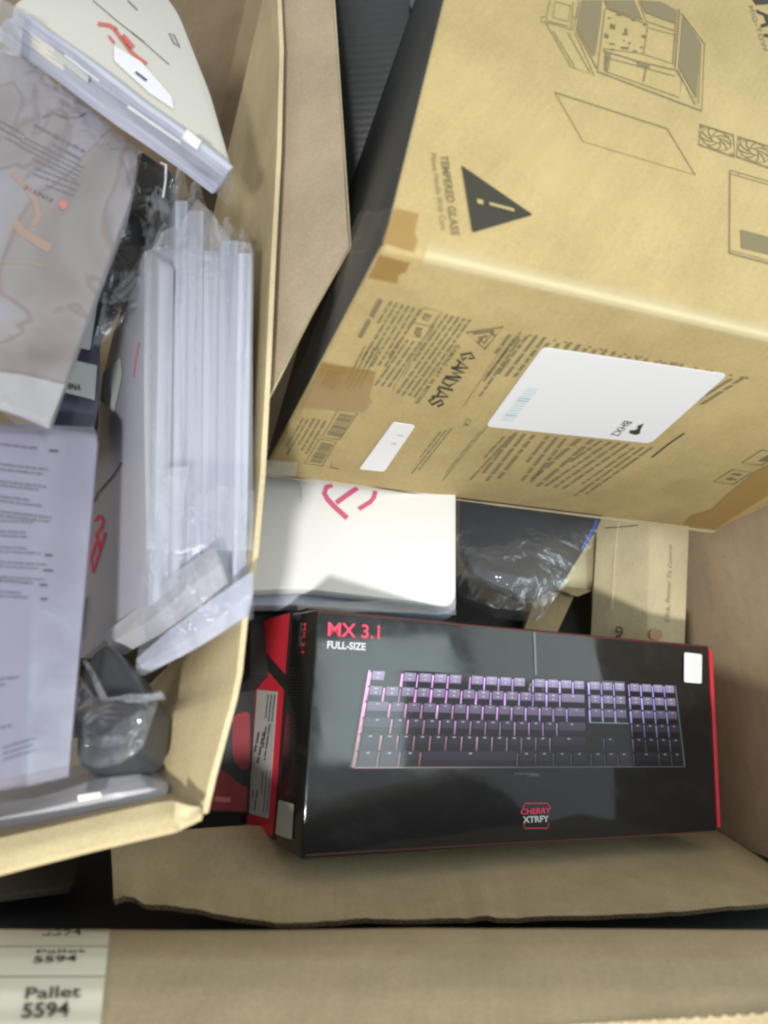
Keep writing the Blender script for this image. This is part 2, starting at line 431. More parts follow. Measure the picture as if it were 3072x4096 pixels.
# ================================================================== the pallet box (container)
DN = -UPV
nR = Vector((.929, -.1215, .35)).normalized(); dR = .72
def zR(x, y):
    q = cpt(x, y, 1); return dR / nR.dot(q)
PB = thing('pallet_box', pt(1500, 3600, 1.0), 'large open brown pallet box of double-wall cardboard holding everything else', 'pallet box')
r0 = [pt(x, y, zR(x, y)) for x, y in ((2500, 1900), (3700, 1700), (3700, 4100), (2500, 3800))]
hR = wdir(nR)
solid('side_wall', r0 + [v + hR * .008 for v in r0], MT['kraft_wall'], PB)
# floor and the other walls close the box round the pile
floor_h = -1.02
def at_h(x, y, h=floor_h):
    q = cpt(x, y, 1); return pt(x, y, h / UPV.dot(q))
ctr = pt(1500, 2400, .9); ctr.z = CAM_POS.z - 1.03
f4 = [ctr + Vector((-.75, -.62, 0)), ctr + Vector((.8, -.62, 0)), ctr + Vector((.8, .8, 0)), ctr + Vector((-.75, .8, 0))]
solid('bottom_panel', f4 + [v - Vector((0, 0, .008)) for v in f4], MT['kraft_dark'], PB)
g4 = [ctr + Vector((x, y, -.16)) for x, y in ((-7, -7), (7, -7), (7, 7), (-7, 7))]
tag(solid('floor', g4 + [v - Vector((0, 0, .05)) for v in g4], cardboard('concrete', (.30, .29, .27), var=.15)), None, None, kind='structure')
bw = [ctr + Vector((-.75, .8, 0)), ctr + Vector((.8, .8, 0)), ctr + Vector((.8, .8, .55)), ctr + Vector((-.75, .8, .55))]
solid('back_wall', bw + [v + Vector((0, .008, 0)) for v in bw], MT['kraft_wall'], PB)
lw_ = [ctr + Vector((-.75, -.6, 0)), ctr + Vector((-.75, .8, 0)), ctr + Vector((-.75, .8, .5)), ctr + Vector((-.75, -.6, .5))]
solid('side_wall', lw_ + [v - Vector((.008, 0, 0)) for v in lw_], MT['kraft_wall'], PB)

# folded front flap with the pallet labels
prof = [(4250, .375), (4160, .384), (4096, .392), (4040, .401), (3960, .413), (3880, .428), (3830, .438), (3780, .452), (3745, .466), (3722, .478), (3716, .486), (3722, .494), (3760, .50), (3900, .505)]
def edge_y(x): return 4118 if x < 1950 else 4118 - (x - 1950) * .066
def PF(x, y):
    pz = [p for p in prof[:11]]
    if y >= pz[0][0]: return pz[0][1]
    for (a, za), (b, zb) in zip(pz, pz[1:]):
        if b <= y <= a: return za + (zb - za) * (a - y) / (a - b)
    return pz[-1][1]
xs = [-300, 0, 300, 700, 1200, 1700, 1950, 2200, 2500, 2800, 3072, 3400, 3900]
V, F = [], []
NP = None
rowsP = []
for x in xs:
    ey = edge_y(x); row = [(ey, PF(x, ey))] + [p for p in prof if p[0] < ey - 15 or p[1] > .47]
    rowsP.append(row)
NP = min(len(r) for r in rowsP); 
grid = []
for x, row in zip(xs, rowsP):
    row = row[:1] + row[len(row) - NP + 1:]
    bend = 6 * math.sin(x * .0021) + (4 if x > 1800 else 0)
    grid.append([pt(x, y + (bend if z > .44 else 0), z) for y, z in row])
rowsG = [[grid[i][j] for i in range(len(xs))] for j in range(NP)]
flap = patch('front_flap', rowsG, MT['kraft_dull'], PB, sub=3, amp=.0006, fscale=9, thick=.0065)
def ribbon_flutes(name, pts, down, amp_dir, period, mat, parent, wid, thick=.0006):
    """the wavy middle layer seen on a cut edge: pts = polyline, down = direction of board thickness (length = thickness)"""
    V, F = [], []
    total = sum((b - a).length for a, b in zip(pts, pts[1:])); n = int(total / period * 8)
    def along(t):
        d = t * total
        for a, b in zip(pts, pts[1:]):
            l = (b - a).length
            if d <= l or b is pts[-1]: return a + (b - a) * min(1, d / l)
            d -= l
    for i in range(n + 1):
        p = along(i / n); s = math.sin(i / 8 * 2 * math.pi)
        c = p + down * (.5 + .38 * s)
        V += [c - down * .09, c + down * .09, c - down * .09 + amp_dir * wid, c + down * .09 + amp_dir * wid]
        if i:
            k = len(V) - 8
            F += [[k, k + 4, k + 5, k + 1], [k, k + 2, k + 6, k + 4], [k + 1, k + 5, k + 7, k + 3]]
    return mesh(name, V, F, mat, parent)
fw = [pt(x, 3880, .507) for x in (-300, 1500, 3900)]
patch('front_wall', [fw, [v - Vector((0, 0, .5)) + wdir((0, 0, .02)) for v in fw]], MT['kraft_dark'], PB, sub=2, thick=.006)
ed = [grid[i][0] for i in range(5, len(xs))]
tow = (CAM_POS - ed[3]).normalized()
dF = wdir((0, -1, .15)).normalized()
ep = [e - dF * -.0002 + tow * .0012 for e in ed]
ribbon_flutes('flute_layer', ep, dF * .0062, -tow, .0075, MT['kraft_edge'], PB, .004)
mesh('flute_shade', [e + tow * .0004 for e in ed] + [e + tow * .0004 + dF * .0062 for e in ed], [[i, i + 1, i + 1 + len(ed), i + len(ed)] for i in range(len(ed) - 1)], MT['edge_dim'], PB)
mesh('liner_edge', [e + tow * .0014 + dF * .0056 for e in ed] + [e + tow * .0014 + dF * .0074 for e in ed], [[i, i + 1, i + 1 + len(ed), i + len(ed)] for i in range(len(ed) - 1)], MT['kraft_edge'], PB)

# label strip that runs over the fold (three labels)
class Curved:
    """places flat print on the folded flap"""
    n = None
    def hit(s, x, y, lift=0.0):
        bend = 6 * math.sin(x * .0021) + (4 if x > 1800 else 0)
        z = PF(x, y - (bend * max(0, min(1, (3830 - y) / 60)) if y < 3830 else 0))
        return pt(x, y, z - lift * 1.6 - .0012)
CV = Curved()
def cstrip(name, x0, x1, y0, y1, mat, label, lift, xr=None):
    ys = [y0 + (y1 - y0) * i / 12 for i in range(13)]
    V, F = [], []
    for i, y in enumerate(ys):
        xe = x1 if xr is None else xr(y)
        for k in range(5): V.append(CV.hit(x0 + (xe - x0) * k / 4, y, lift))
    for i in range(12):
        for k in range(4): a = i * 5 + k; F.append([a, a + 1, a + 6, a + 5])
    return mesh(name, V, F, mat, None, smooth=True)
rr = lambda y: 440 - (y - 3715) * .10
GL = 'pallet labels on the front flap'
for (y0, y1, lab, nm) in ((3718, 3784, 'cream pallet 5594 label bending over the flap fold, topmost of three', 0),
                          (3788, 3904, 'cream pallet 5594 label in the middle of the three on the flap', 1),
                          (3909, 4130, 'large cream pallet 5594 label lowest on the front flap', 2)):
    o = cstrip('pallet_label', -120, 440, y0, y1, MT['label_cream'], lab, .0004, rr)
    tag(o, lab, 'label', GL)
    zq = Z(1.508, 0, 3000)
    if nm == 2:
        (a, b, c), (d, e, f) = zq((150, 1500), (487, 1487), (160, 1432)), zq((128, 1612), (415, 1600), (140, 1528))
        text('lettering', 'Pallet', CV, a, b, c, MT['ink'], o, lift=.0012, bold=.012); text('lettering', '5594', CV, d, e, f, MT['ink'], o, lift=.0012, bold=.02)
    elif nm == 1:
        (a, b, c), (d, e, f) = zq((220, 1224), (518, 1217), (222, 1204)), zq((200, 1281), (462, 1270), (206, 1245))
        text('lettering', 'Pallet', CV, a, b, c, MT['ink'], o, lift=.0012, bold=.012); text('lettering', '5594', CV, d, e, f, MT['ink'], o, lift=.0012, bold=.02)
    else:
        d, e, f = zq((255, 1118), (492, 1112), (262, 1086))
        text('lettering', '5594', CV, d, e, f, MT['ink'], o, lift=.0012, bold=.02)

# inner flap with the torn double-wall edge, under the keyboard box
topF = [(440, 3330, .60), (700, 3320, .63), (1000, 3300, .66), (1300, 3330, .69), (2000, 3310, .79), (2870, 3322, .885), (3100, 3470, .80)]
midF = [(450, 3480, .56), (700, 3500, .575), (1050, 3500, .60), (1350, 3500, .62), (2000, 3480, .67), (2700, 3480, .72), (3150, 3520, .73)]
botF = [(455, 3600, .535), (760, 3634, .53), (1108, 3694, .52), (1430, 3676, .535), (2000, 3672, .56), (2600, 3652, .60), (3200, 3604, .66)]
tear = []
rnd = random.Random(3)
def lerp3(L, x):
    for a, b in zip(L, L[1:]):
        if a[0] <= x <= b[0]:
            t = (x - a[0]) / (b[0] - a[0]); return [a[k] + (b[k] - a[k]) * t for k in range(3)]
    return list(L[-1])
xsF = [455 + i * 40 for i in range(69)]
rowT = []
for j, L in enumerate((topF, midF, botF)):
    row = []
    for i, x in enumerate(xsF):
        t = i / (len(xsF) - 1)
        xx = L[0][0] + (L[-1][0] - L[0][0]) * t
        q = lerp3(L, xx)
        if j == 2:
            q[1] += rnd.uniform(-2.5, 2.5) + 2 * math.sin(i * .7) + (-22 if i in (1, 2) else 0) + (-10 if i in (36, 37) else 0)
        row.append(pt(*q))
    rowT.append(row)
FLP = patch('inner_flap', rowT, MT['kraft_dull'], PB, sub=2, amp=.0006, fscale=10, thick=.0)
dFl = wdir((0, -.85, .5)).normalized() * .0062
edF = rowT[2]
mesh('torn_edge', [v for v in edF] + [v + dFl for v in edF], [[i, i + 1, i + 1 + len(edF), i + len(edF)] for i in range(len(edF) - 1)], MT['edge_dim'], PB)
tw2 = (CAM_POS - edF[30]).normalized()
ribbon_flutes('flute_layer', [v + tw2 * .001 for v in edF], dFl * .55, -tw2, .0062, MT['flute_edge'], PB, .003)
ribbon_flutes('flute_layer', [v + tw2 * .001 + dFl * .5 for v in edF], dFl * .5, -tw2, .004, MT['flute_edge'], PB, .003)
mesh('liner_edge', [v + tw2 * .0012 - dFl * .03 for v in edF] + [v + tw2 * .0012 + dFl * .08 for v in edF], [[i, i + 1, i + 1 + len(edF), i + len(edF)] for i in range(len(edF) - 1)], MT['kraft_dull'], PB)

pgf = PP((600, 3560, .68), (2900, 3560, .73), (1200, 3400, .80))  # black slab added below the flap to darken the gap
o = prism('gap_darkener', [(-400, 3250), (3250, 3250), (3250, 3950), (-400, 3950)], pgf, .06, MT['black_matte'], None, bev=.002)
tag(o, 'added black slab that darkens the gap below the torn inner flap', 'carton')
# ================================================================== keyboard box
KR = ((.8783, .0452, -.4759), (-.1426, .975, -.1706), (.4563, .2177, .8628)); Kt = Vector((-.0632, -.2645, .5843))
Ku, Kv, Kw = [Vector((KR[0][i], KR[1][i], KR[2][i])) for i in range(3)]
KW, KH, KD = .4653, .19, .0544
def kp(u, v, w): return w3(Kt + Ku * u + Kv * v + Kw * w)
KB = thing('keyboard_box', kp(KW / 2, 0, KD), 'glossy black keyboard carton with MX 3.1 lettering and a printed full-size keyboard', 'carton')
body = solid('box_body', [kp(0, 0, 0), kp(KW, 0, 0), kp(KW, KH, 0), kp(0, KH, 0), kp(0, 0, KD), kp(KW, 0, KD), kp(KW, KH, KD), kp(0, KH, KD)], MT['black'], KB, bev=.0022)
PKf = Plane(kp(0, 0, 0), kp(KW, 0, 0), kp(0, KH, 0)); PKs = Plane(kp(0, 0, 0), kp(0, KH, 0), kp(0, 0, KD))
solid('red_edge', [kp(KW - .0005, .004, -.001), kp(KW + .0042, .004, -.001), kp(KW + .0042, KH - .004, -.001), kp(KW - .0005, KH - .004, -.001),
                   kp(KW - .0005, .004, KD), kp(KW + .0042, .004, KD), kp(KW + .0042, KH - .004, KD), kp(KW - .0005, KH - .004, KD)], MT['red'], KB, bev=.0006)
z3 = Z(1.508, 800, 2400); z4 = Z(1.3042, 1800, 2500)
text('lettering', 'MX 3.1', PKf, *z3((770, 216), (1083, 234), (773, 134)), MT['redink'], KB, bold=.014)
text('lettering', 'FULL-SIZE', PKf, *z3((766, 290), (998, 302), (768, 248)), MT['whiteink'], KB, bold=.03)
# red line round the face
strokes('edge_line', [[(1270, 2446), (2846, 2590)], [(1222, 3420), (2850, 3326)]], PKf, 3, MT['darkred'], KB, lift=.0004)
sheet('sticker', roundpoly(z4((1222, 142), (1315, 153), (1313, 306), (1221, 298)), 8), PKf, MT['white'], KB, lift=.0012)
# printed keyboard
def homog(q):
    (x0, y0), (x1, y1), (x2, y2), (x3, y3) = q
    dx1, dx2, dx3 = x1 - x2, x3 - x2, x0 - x1 + x2 - x3
    dy1, dy2, dy3 = y1 - y2, y3 - y2, y0 - y1 + y2 - y3
    den = dx1 * dy2 - dx2 * dy1
    g = (dx3 * dy2 - dx2 * dy3) / den; h = (dx1 * dy3 - dx3 * dy1) / den
    a, b, c, d, e, f = x1 - x0 + g * x1, x3 - x0 + h * x3, x0, y1 - y0 + g * y1, y3 - y0 + h * y3, y0
    return lambda u, v: ((a * u + b * v + c) / (g * u + h * v + 1), (d * u + e * v + f) / (g * u + h * v + 1))
HK = homog([(1484, 2682), (2700, 2742), (2738, 3066), (1418, 3070)])
def attr_mat(name, rough=.5, coat=.5):
    m, nt, p = _mat(name); a = _N(nt, 'ShaderNodeAttribute', attribute_name='Col')
    nt.links.new(a.outputs['Color'], p.inputs['Base Color']); p.inputs['Roughness'].default_value = rough; p.inputs['Specular IOR Level'].default_value = .1
    p.inputs['Coat Weight'].default_value = coat; p.inputs['Coat Roughness'].default_value = .06
    return m
MT['kbprint'] = attr_mat('keyboard_print', coat=1)
keys = []
def row(v, ks):
    x = 0
    for k in ks:
        if k < 0: x += -k
        else: keys.append((x, x + k, v)); x += k
np_ = [-.25, 1, 1, 1, -.25]
row(0, [1, -1, 1, 1, 1, 1, -.5, 1, 1, 1, 1, -.5, 1, 1, 1, 1] + np_ + [1, 1, 1, 1])
row(1, [1] * 13 + [2] + np_ + [1, 1, 1, 1])
row(2, [1.5] + [1] * 12 + [1.5] + np_ + [1, 1, 1, 1])
row(3, [1.75] + [1] * 11 + [2.25] + [-3.5] + [1, 1, 1, 1])
row(4, [1.25] + [1] * 11 + [2.75] + [-1.25, 1, -1.25] + [1, 1, 1, 1])
row(5, [1.25, 1.25, 1.25, 6.25, 1.25, 1.25, 1.25, 1.25] + np_ + [2, 1, 1])
rk = random.Random(5)
def ramp(u, v):
    pink, vio, blu, grn, sal = Vector((.75, .30, .62)), Vector((.55, .36, .80)), Vector((.34, .38, .80)), Vector((.10, .13, .11)), Vector((.42, .22, .20))
    t = pink.lerp(vio, min(1, u * 2.2)) if u < .45 else vio.lerp(blu, (u - .45) / .55)
    b = sal.lerp(grn, min(1, u * 1.7))
    return t.lerp(b, min(1, max(0, (v - .3) * 1.9))) * (1.5 - .9 * v)
V, F, A = [], [], []
def kq(u0, u1, v0, v1, lift, c0, c1=None):
    k = len(V); q = [HK(u, v) for u, v in ((u0, v0), (u1, v0), (u1, v1), (u0, v1))]
    V.extend(PKf.hit(x, y, lift) for x, y in q); F.append([k, k + 1, k + 2, k + 3])
    c1 = c1 or c0; A.extend([c0, c0, c1, c1])
kq(-.012, 1.012, -.02, 1.0, .0003, (.010, .010, .013))
for (a, b, v) in keys:            # light between the keys
    u0, v0 = a / 22.5, v / 6
    c = ramp(u0, v / 6); c2 = ramp(u0, (v + 1) / 6)
    wl = .0022 * rk.uniform(.7, 1.3)
    kq(u0 - wl, u0 + wl, v0 + .02, v0 + 1 / 6, .0005, c * rk.uniform(.5, 1.1), c2 * rk.uniform(.4, .9))
for v in (1.003,):
    for i in range(40): kq(i / 40, (i + 1) / 40, v - .006, v + .004, .0005, ramp(i / 40, .75) * .8)
for i in range(12):
    kq(-.006, -.002, i / 12, (i + 1) / 12, .0005, ramp(0, i / 12) * 1.1); kq(.999, 1.003, i / 12, (i + 1) / 12, .0005, Vector((.12, .16, .17)))
kq(15.2 / 22.5, 18.3 / 22.5, .498, .506, .0005, Vector((.2, .26, .25)))
for (a, b, v) in keys:
    u0, u1, v0 = (a + .10) / 22.5, (b - .10) / 22.5, v / 6
    top = Vector((.25, .21, .34)) * max(.10, 1.15 - .32 * v); side = Vector((.012, .011, .015))  # light on the upper rows painted in: key tops darken row by row
    kq(u0, u1, v0 + .095, v0 + .150, .0006, side)
    kq(u0 + .001, u1 - .001, v0 + .004, v0 + .100, .0007, top * rk.uniform(.9, 1.15), top * .75)
    um = (u0 + u1) / 2
    g = .45 if v < 2 else .28
    kq(um - .0042, um + .0042, v0 + .020, v0 + .034, .0009, Vector((g, g, g * 1.03)))
    if v < 2 and b - a < 1.2: kq(um - .003, um + .003, v0 + .066, v0 + .079, .0009, Vector((g, g, g)))
kq(9.8 / 22.5, 11.4 / 22.5, 1.06, 1.078, .0006, Vector((.07, .07, .07)))
kb = mesh('keyboard_print', V, F, MT['kbprint'], KB, attr=A)
strokes('cable_print', [[(2137, 2528), (2144, 2700)], [(2118, 2765), (2120, 2738), (2168, 2740), (2170, 2765)]], PKf, 9, MT['greyink'], KB)
# maker's badge
b0 = z4((378, 958), (392, 930), (508, 930), (524, 958))
b1 = z4((384, 1034), (390, 1060), (508, 1060), (516, 1034))
strokes('badge_line', [b0, b1], PKf, 3, MT['redink'], KB)
text('lettering', 'CHERRY', PKf, *z4((368, 988), (524, 980), (370, 960)), MT['redink'], KB, bold=.015)
text('lettering', 'XTRFY', PKf, *z4((382, 1032), (516, 1026), (380, 1000)), MT['whiteink'], KB, bold=.015)
text('lettering', 'CHERRY', PKf, *z4((404, 792), (470, 790), (404, 778)), MT['greyink'], KB)
# side of the carton
text('lettering', 'MX 3.1', PKs, *z3((606 + 20, 140), (612, 318), (642, 138)), MT['redink'], KB, bold=.02)
text('lettering', 'FULL-SIZE', PKs, *z3((606, 140), (598, 276), (618, 140)), MT['greyink'], KB, bold=.01)
sheet('sticker', roundpoly(z3((474, 1205), (566, 1232), (554, 1446), (454, 1412)), 6), PKs, MT['card_white'], KB, lift=.001)
cells = []
for i in range(20):
    for j in range(5):
        x, y = 545 + j * 12 - i * .6 + (i % 2) * 6, 410 + i * 19
        cells.append(z3((x, y), (x + 7, y + 2), (x + 6, y + 11), (x - 1, y + 9)))
polys('honeycomb_print', cells, PKs, MT['black_matte'], KB, kind='stuff')

# ================================================================== pc case carton
ga, gb, gu = .75, .931, .55
gV, gA, gB = cpt(1525, 985, .45), cpt(1045, 1897, ga), cpt(2860, 2124, gb)
gU = cpt(1768, 0, gu); e1, e2, e3 = gA - gV, gB - gA, (gU - gV) * 2.0
GB = thing('case_carton', w3(gA + e2 * .5), 'big brown computer case carton with GAMDIAS print, warning triangle and blank white labels', 'carton')
g8 = [gV, gV + e2, gB, gA]
PB_ = Plane(*[w3(v) for v in (gV, gA, gB)]); PA_ = Plane(*[w3(v) for v in (gV, gV + e2, gU)]); PC_ = Plane(*[w3(v) for v in (gV, gA, gU)])
gb_ = solid('box_body', [w3(v) for v in g8] + [w3(v + e3) for v in g8], MT['kraft'], GB, bev=.005, seg=4)
# black printed end: every face that looks away from the long axis
gb_.data.materials.append(MT['black_end'])
nC_ = wdir(e1.cross(e3)).normalized()
if nC_.dot(wdir(e2)) > 0: nC_ = -nC_
for p in gb_.data.polygons:
    if p.normal.dot(nC_) > .8: p.material_index = 1
# worn bright lower edge (bottom flap edge)
lo = []
for i in range(41):
    t = i / 40; p = gA.lerp(gB, t); lo.append(p)
rb = random.Random(9)
V = []
for i, p in enumerate(lo):
    k = .002 + .004 * (i / 40) + rb.uniform(-.0007, .0007)
    V += [w3(p - e1.normalized() * (k * .7) - e1.cross(e2).normalized() * 0) + PB_.n * .0012, w3(p + e1.normalized() * k) + PB_.n * .0004]
mesh('bottom_flap_edge', V, [[2 * i, 2 * i + 1, 2 * i + 3, 2 * i + 2] for i in range(40)], MT['kraft_edge'], GB)

z1 = Z(1.58, 1000, 0); z2 = Z(1.5475, 2000, 0)
tri = roundpoly([(1845, 660), (2133, 859), (1889, 931)], 10)
sheet('warning_triangle', tri, PA_, MT['ink'], GB)
polys('warning_mark', [z1((1435, 1255), (1473, 1264), (1475, 1292), (1438, 1284)), [(1957, 808), (2056, 834), (2058, 846), (1960, 820)]], PA_, MT['kraft'], GB, lift=.0012)
text('lettering', 'TEMPERED GLASS', PA_, *z1((1203, 983), (1276, 1488), (1250, 982)), MT['ink_soft'], GB, bold=.022, shear=.15)
text('lettering', 'Please Handle With Care', PA_, *z1((1143, 968), (1208, 1455), (1178, 966)), MT['ink_soft'], GB, shear=.15)
case_lines = [z2((310, 0), (285, 135), (455, 185), (490, 0)), z2((345, 8), (328, 105), (425, 132), (440, 35), (345, 8)),
    z2((285, 98), (255, 108), (258, 140), (285, 135)), z2((285, 140), (440, 412), (585, 467), (465, 200)), z2((330, 190), (462, 410)), z2((420, 200), (560, 450)),
    (5, z2((480, 195), (605, 430))), (4, z2((650, 60), (605, 430))), z2((620, 120), (590, 340)), z2((655, 50), (915, 150), (890, 330), (640, 300)),
    (6, z2((1112, 55), (1085, 420))), (3, z2((1095, 55), (1070, 400))), z2((1125, 80), (1268, 270), (1250, 688), (1085, 425)), z2((1245, 265), (1230, 640)),
    (5, z2((600, 440), (1250, 686))), (5, z2((640, 312), (860, 380), (1085, 432))), z2((640, 350), (1085, 470)), z2((660, 345), (650, 440), (1112, 602), (1128, 480)),
    (6, z2((905, 410), (890, 505))), z2((915, 170), (890, 335), (1068, 392), (1085, 215), (915, 170)), z2((455, 10), (440, 180)), z2((490, 10), (475, 110), (450, 105)),
    z2((1100, 430), (1210, 650)), z2((300, 130), (420, 160)), z2((645, 0), (665, 50)), z2((860, 0), (905, 130), (1085, 190))]
strokes('case_drawing', case_lines, PA_, 3.2, MT['ink_grey'], GB)
polys('case_shading', [z2((505, 0), (632, 0), (628, 90), (578, 350), (488, 190), (470, 190)), z2((650, 0), (830, 0), (885, 125), (680, 55)), z2((870, 0), (1000, 10), (1085, 60), (1085, 145), (900, 78)),
    z2((1132, 100), (1240, 255), (1218, 610), (1105, 415)), z2((650, 320), (690, 330), (670, 440), (645, 430)), z2((850, 375), (930, 395), (925, 425), (850, 405))], PA_, MT['ink_grey'], GB)
dots = []
for (x, y, w, h) in ((685, 145, 30, 34), (775, 170, 14, 40), (760, 205, 34, 10), (720, 85, 34, 10), (815, 115, 26, 12), (650, 205, 24, 30), (880, 215, 24, 16), (765, 245, 10, 10), (795, 260, 16, 12), (680, 265, 34, 10), (750, 288, 50, 14), (825, 310, 26, 12), (680, 300, 30, 8), (890, 145, 14, 14), (872, 285, 14, 12), (670, 105, 16, 10)):
    dots.append(z2((x, y), (x + w, y + h * .3), (x + w - 3, y + h * 1.1), (x - 3, y + h * .8)))
polys('case_holes', dots, PA_, MT['ink_soft'], GB)
strokes('glass_drawing', [z2((340, 570), (1035, 795)), (3.5, z2((1035, 795), (1210, 1083))), (2, z2((1210, 1083), (515, 875))), (3, z2((515, 875), (340, 570)))], PA_, 4.5, MT['ink_grey'], GB)
fan_l, fan_p = [], []
for k in range(2):
    ox, oy = 235 * k, 75 * k
    sh = lambda q: [(x + ox, y + oy) for x, y in q]
    sq = sh([(1240, 770), (1445, 835), (1455, 972), (1232, 895), (1240, 770)])
    fan_l.append((6, z2(*sq)))
    c = Vector((1338 + ox, 862 + oy)); ux, vy = Vector((95, 28)), Vector((2, 62))
    ring = [tuple(c + ux * math.cos(t * math.pi / 12) + vy * math.sin(t * math.pi / 12)) for t in range(25)]
    fan_l.append(z2(*ring)); hub = [tuple(c + ux * .3 * math.cos(t * math.pi / 8) + vy * .3 * math.sin(t * math.pi / 8)) for t in range(17)]
    fan_l.append(z2(*hub))
    for b in range(9):
        t0 = b * 2 * math.pi / 9
        cv = [tuple(c + (ux * math.cos(t0 + s * .8) + vy * math.sin(t0 + s * .8)) * (.3 + .68 * s)) for s in (0, .35, .7, 1)]
        fan_l.append((4.5, z2(*cv)))
    for (cxx, cyy) in ((1240, 770), (1445, 835), (1455, 972), (1232, 895)):
        q = Vector((cxx + ox, cyy + oy)); ins = c.lerp(q, .78)
        fan_p.append(z2(tuple(q), tuple(q.lerp(c, .2) + Vector((14, -4))), tuple(ins), tuple(q.lerp(c, .2) + Vector((-10, 8)))))
strokes('fan_drawing', fan_l, PA_, 3, MT['ink_grey'], GB)
for q in fan_p: polys('fan_corner', [q], PA_, MT['ink_grey'], GB)
strokes('panel_drawing', [(5, z2((1425, 1052), (1421, 1565))), z2((1425, 1052), (1700, 1132)), z2((1430, 1075), (1700, 1152)), (7, z2((1421, 1565), (1700, 1640))), z2((1430, 1548), (1700, 1622)), z2((1480, 1068), (1478, 1085))], PA_, 3, MT['ink_grey'], GB)
sheet('panel_shading', z2((1490, 1420), (1720, 1480), (1720, 1590), (1495, 1535)), PA_, MT['ink_grey'], GB)
z9 = Z(6.1, 2800, 0)
sheet('letter_block', z9((1255, -60), (1800, -60), (1800, 85), (1370, 115)), PA_, MT['ink'], GB)
text('lettering', 'AT', PA_, *z9((1380, 230), (1640, 1050), (1900, 300)), MT['ink'], GB, bold=.01)
text('lettering', 'MID-TOW', PA_, *z9((1190, 150), (1570, 1260), (1290, 130)), MT['ink_grey'], GB, space=1.1)

zb = Z(1.58, 1000, 1000); zc = Z(1.5475, 2000, 1000)
g0, g1, g2 = [Vector(q) for q in zb((1345, 640), (1112, 978), (1440, 660))]
ANG = {'G': [[(.62, .62), (.50, .98), (.02, .55), (.42, .02), (.95, .40), (.55, .42)]], 'A': [[(.0, .0), (.62, .98), (.95, .0)], [(.22, .30), (.86, .30)]], 'M': [[(.0, .0), (.25, .98), (.5, .25), (.78, .98), (.98, .0)]],
       'D': [[(.08, .05), (.08, .95), (.90, .62), (.62, .05), (.08, .05)]], 'I': [[(.45, .0), (.55, 1)]], 'S': [[(.95, .75), (.5, .98), (.10, .72), (.88, .35), (.5, .02), (.02, .25)]]}
for k, (ch, x0, w) in enumerate((('G', 0, 1.1), ('A', 1.1, 1.1), ('M', 2.15, 1.15), ('D', 3.4, 1.0), ('I', 4.4, .5), ('A', 4.85, 1.1), ('S', 5.95, 1.0))):
    strokes('letter', [[tuple(g0 + (g1 - g0) * ((x0 + px * w) / 6.95) + (g2 - g0) * py) for px, py in ln] for ln in ANG[ch]], PB_, 9, MT['ink'], GB)
text('lettering', 'GAMING ART IN MOTION', PB_, *zb((1305, 598), (1040, 966), (1332, 606)), MT['ink_soft'], GB, bold=.02, space=1.25)
strokes('logo_mark', [zb((1366, 524), (1602, 488), (1484, 626), (1366, 524)), zb((1410, 532), (1545, 512), (1478, 590), (1440, 556), (1500, 545)), zb((1440, 590), (1470, 560)), zb((1520, 520), (1550, 545))], PB_, 8, MT['ink_soft'], GB)
words('small_print', [
    (*zb((1385, 438), (1012, 958), (1240, 405)), 5, .55), (*zb((1190, 420), (890, 905), (1165, 490)), 2, .5), (*zb((1068, 372), (830, 760), (886, 322)), 6, .55),
    (*zb((810, 620), (672, 895), (720, 610)), 4, .5), (*zb((812, 305), (600, 690), (812, 305)), 1, .6, 26),
    (*zb((1070, 580), (850, 890), (950, 560)), 4, .5),
    (*zb((1648, 540), (1345, 1000), (1560, 660)), 3, .5), (*zb((1700, 560), (1420, 960), (1660, 560)), 2, .55), (*zb((1270, 1130), (1050, 1408), (1200, 1150)), 3, .45),
    (*zb((1490, 1120), (1200, 1475), (1440, 1160)), 2, .5), (*zb((1640, 1180), (1370, 1470), (1600, 1180)), 2, .5),
    (*zb((470, 1080), (340, 1300), (400, 1065)), 3, .5), (*zb((360, 1070), (220, 1310), (330, 1065)), 2, .5)], PB_, MT['ink_grey'], GB, seed=4)
words('small_print', [
    (*zc((270, 540), (70, 800), (50, 525)), 5, .5), (*zc((200, 1145), (-40, 1440), (90, 1130)), 3, .5), (*zc((400, 1165), (180, 1440), (290, 1150)), 3, .45), (*zc((560, 1175), (200, 1480), (480, 1170)), 2, .45),
    (*zc((790, 1200), (350, 1500), (620, 1180)), 4, .45), (*zc((935, 1222), (500, 1530), (820, 1225)), 3, .45), (*zc((1500, 790), (1200, 980), (1420, 800)), 2, .5), (*zc((480, 585), (440, 640), (290, 575)), 4, .5), (*zc((700, 630), (680, 660), (520, 610)), 4, .5), (*zc((900, 672), (880, 700), (740, 650)), 4, .5), (*zc((1120, 705), (1100, 735), (960, 690)), 4, .5)], PB_, MT['ink_grey'], GB, seed=8)
bl = []
for i in range(7):
    bx, by = 120 + i * 218, 515 + i * 43.5
    for (dx, dy) in ((0, 0), (66, 14), (100, 18)): bl.append(zc((bx + dx - 10, by + dy), (bx + dx + 10, by + dy - 7), (bx + dx + 8, by + dy + 7)))
polys('bullet_marks', bl, PB_, MT['ink_soft'], GB)
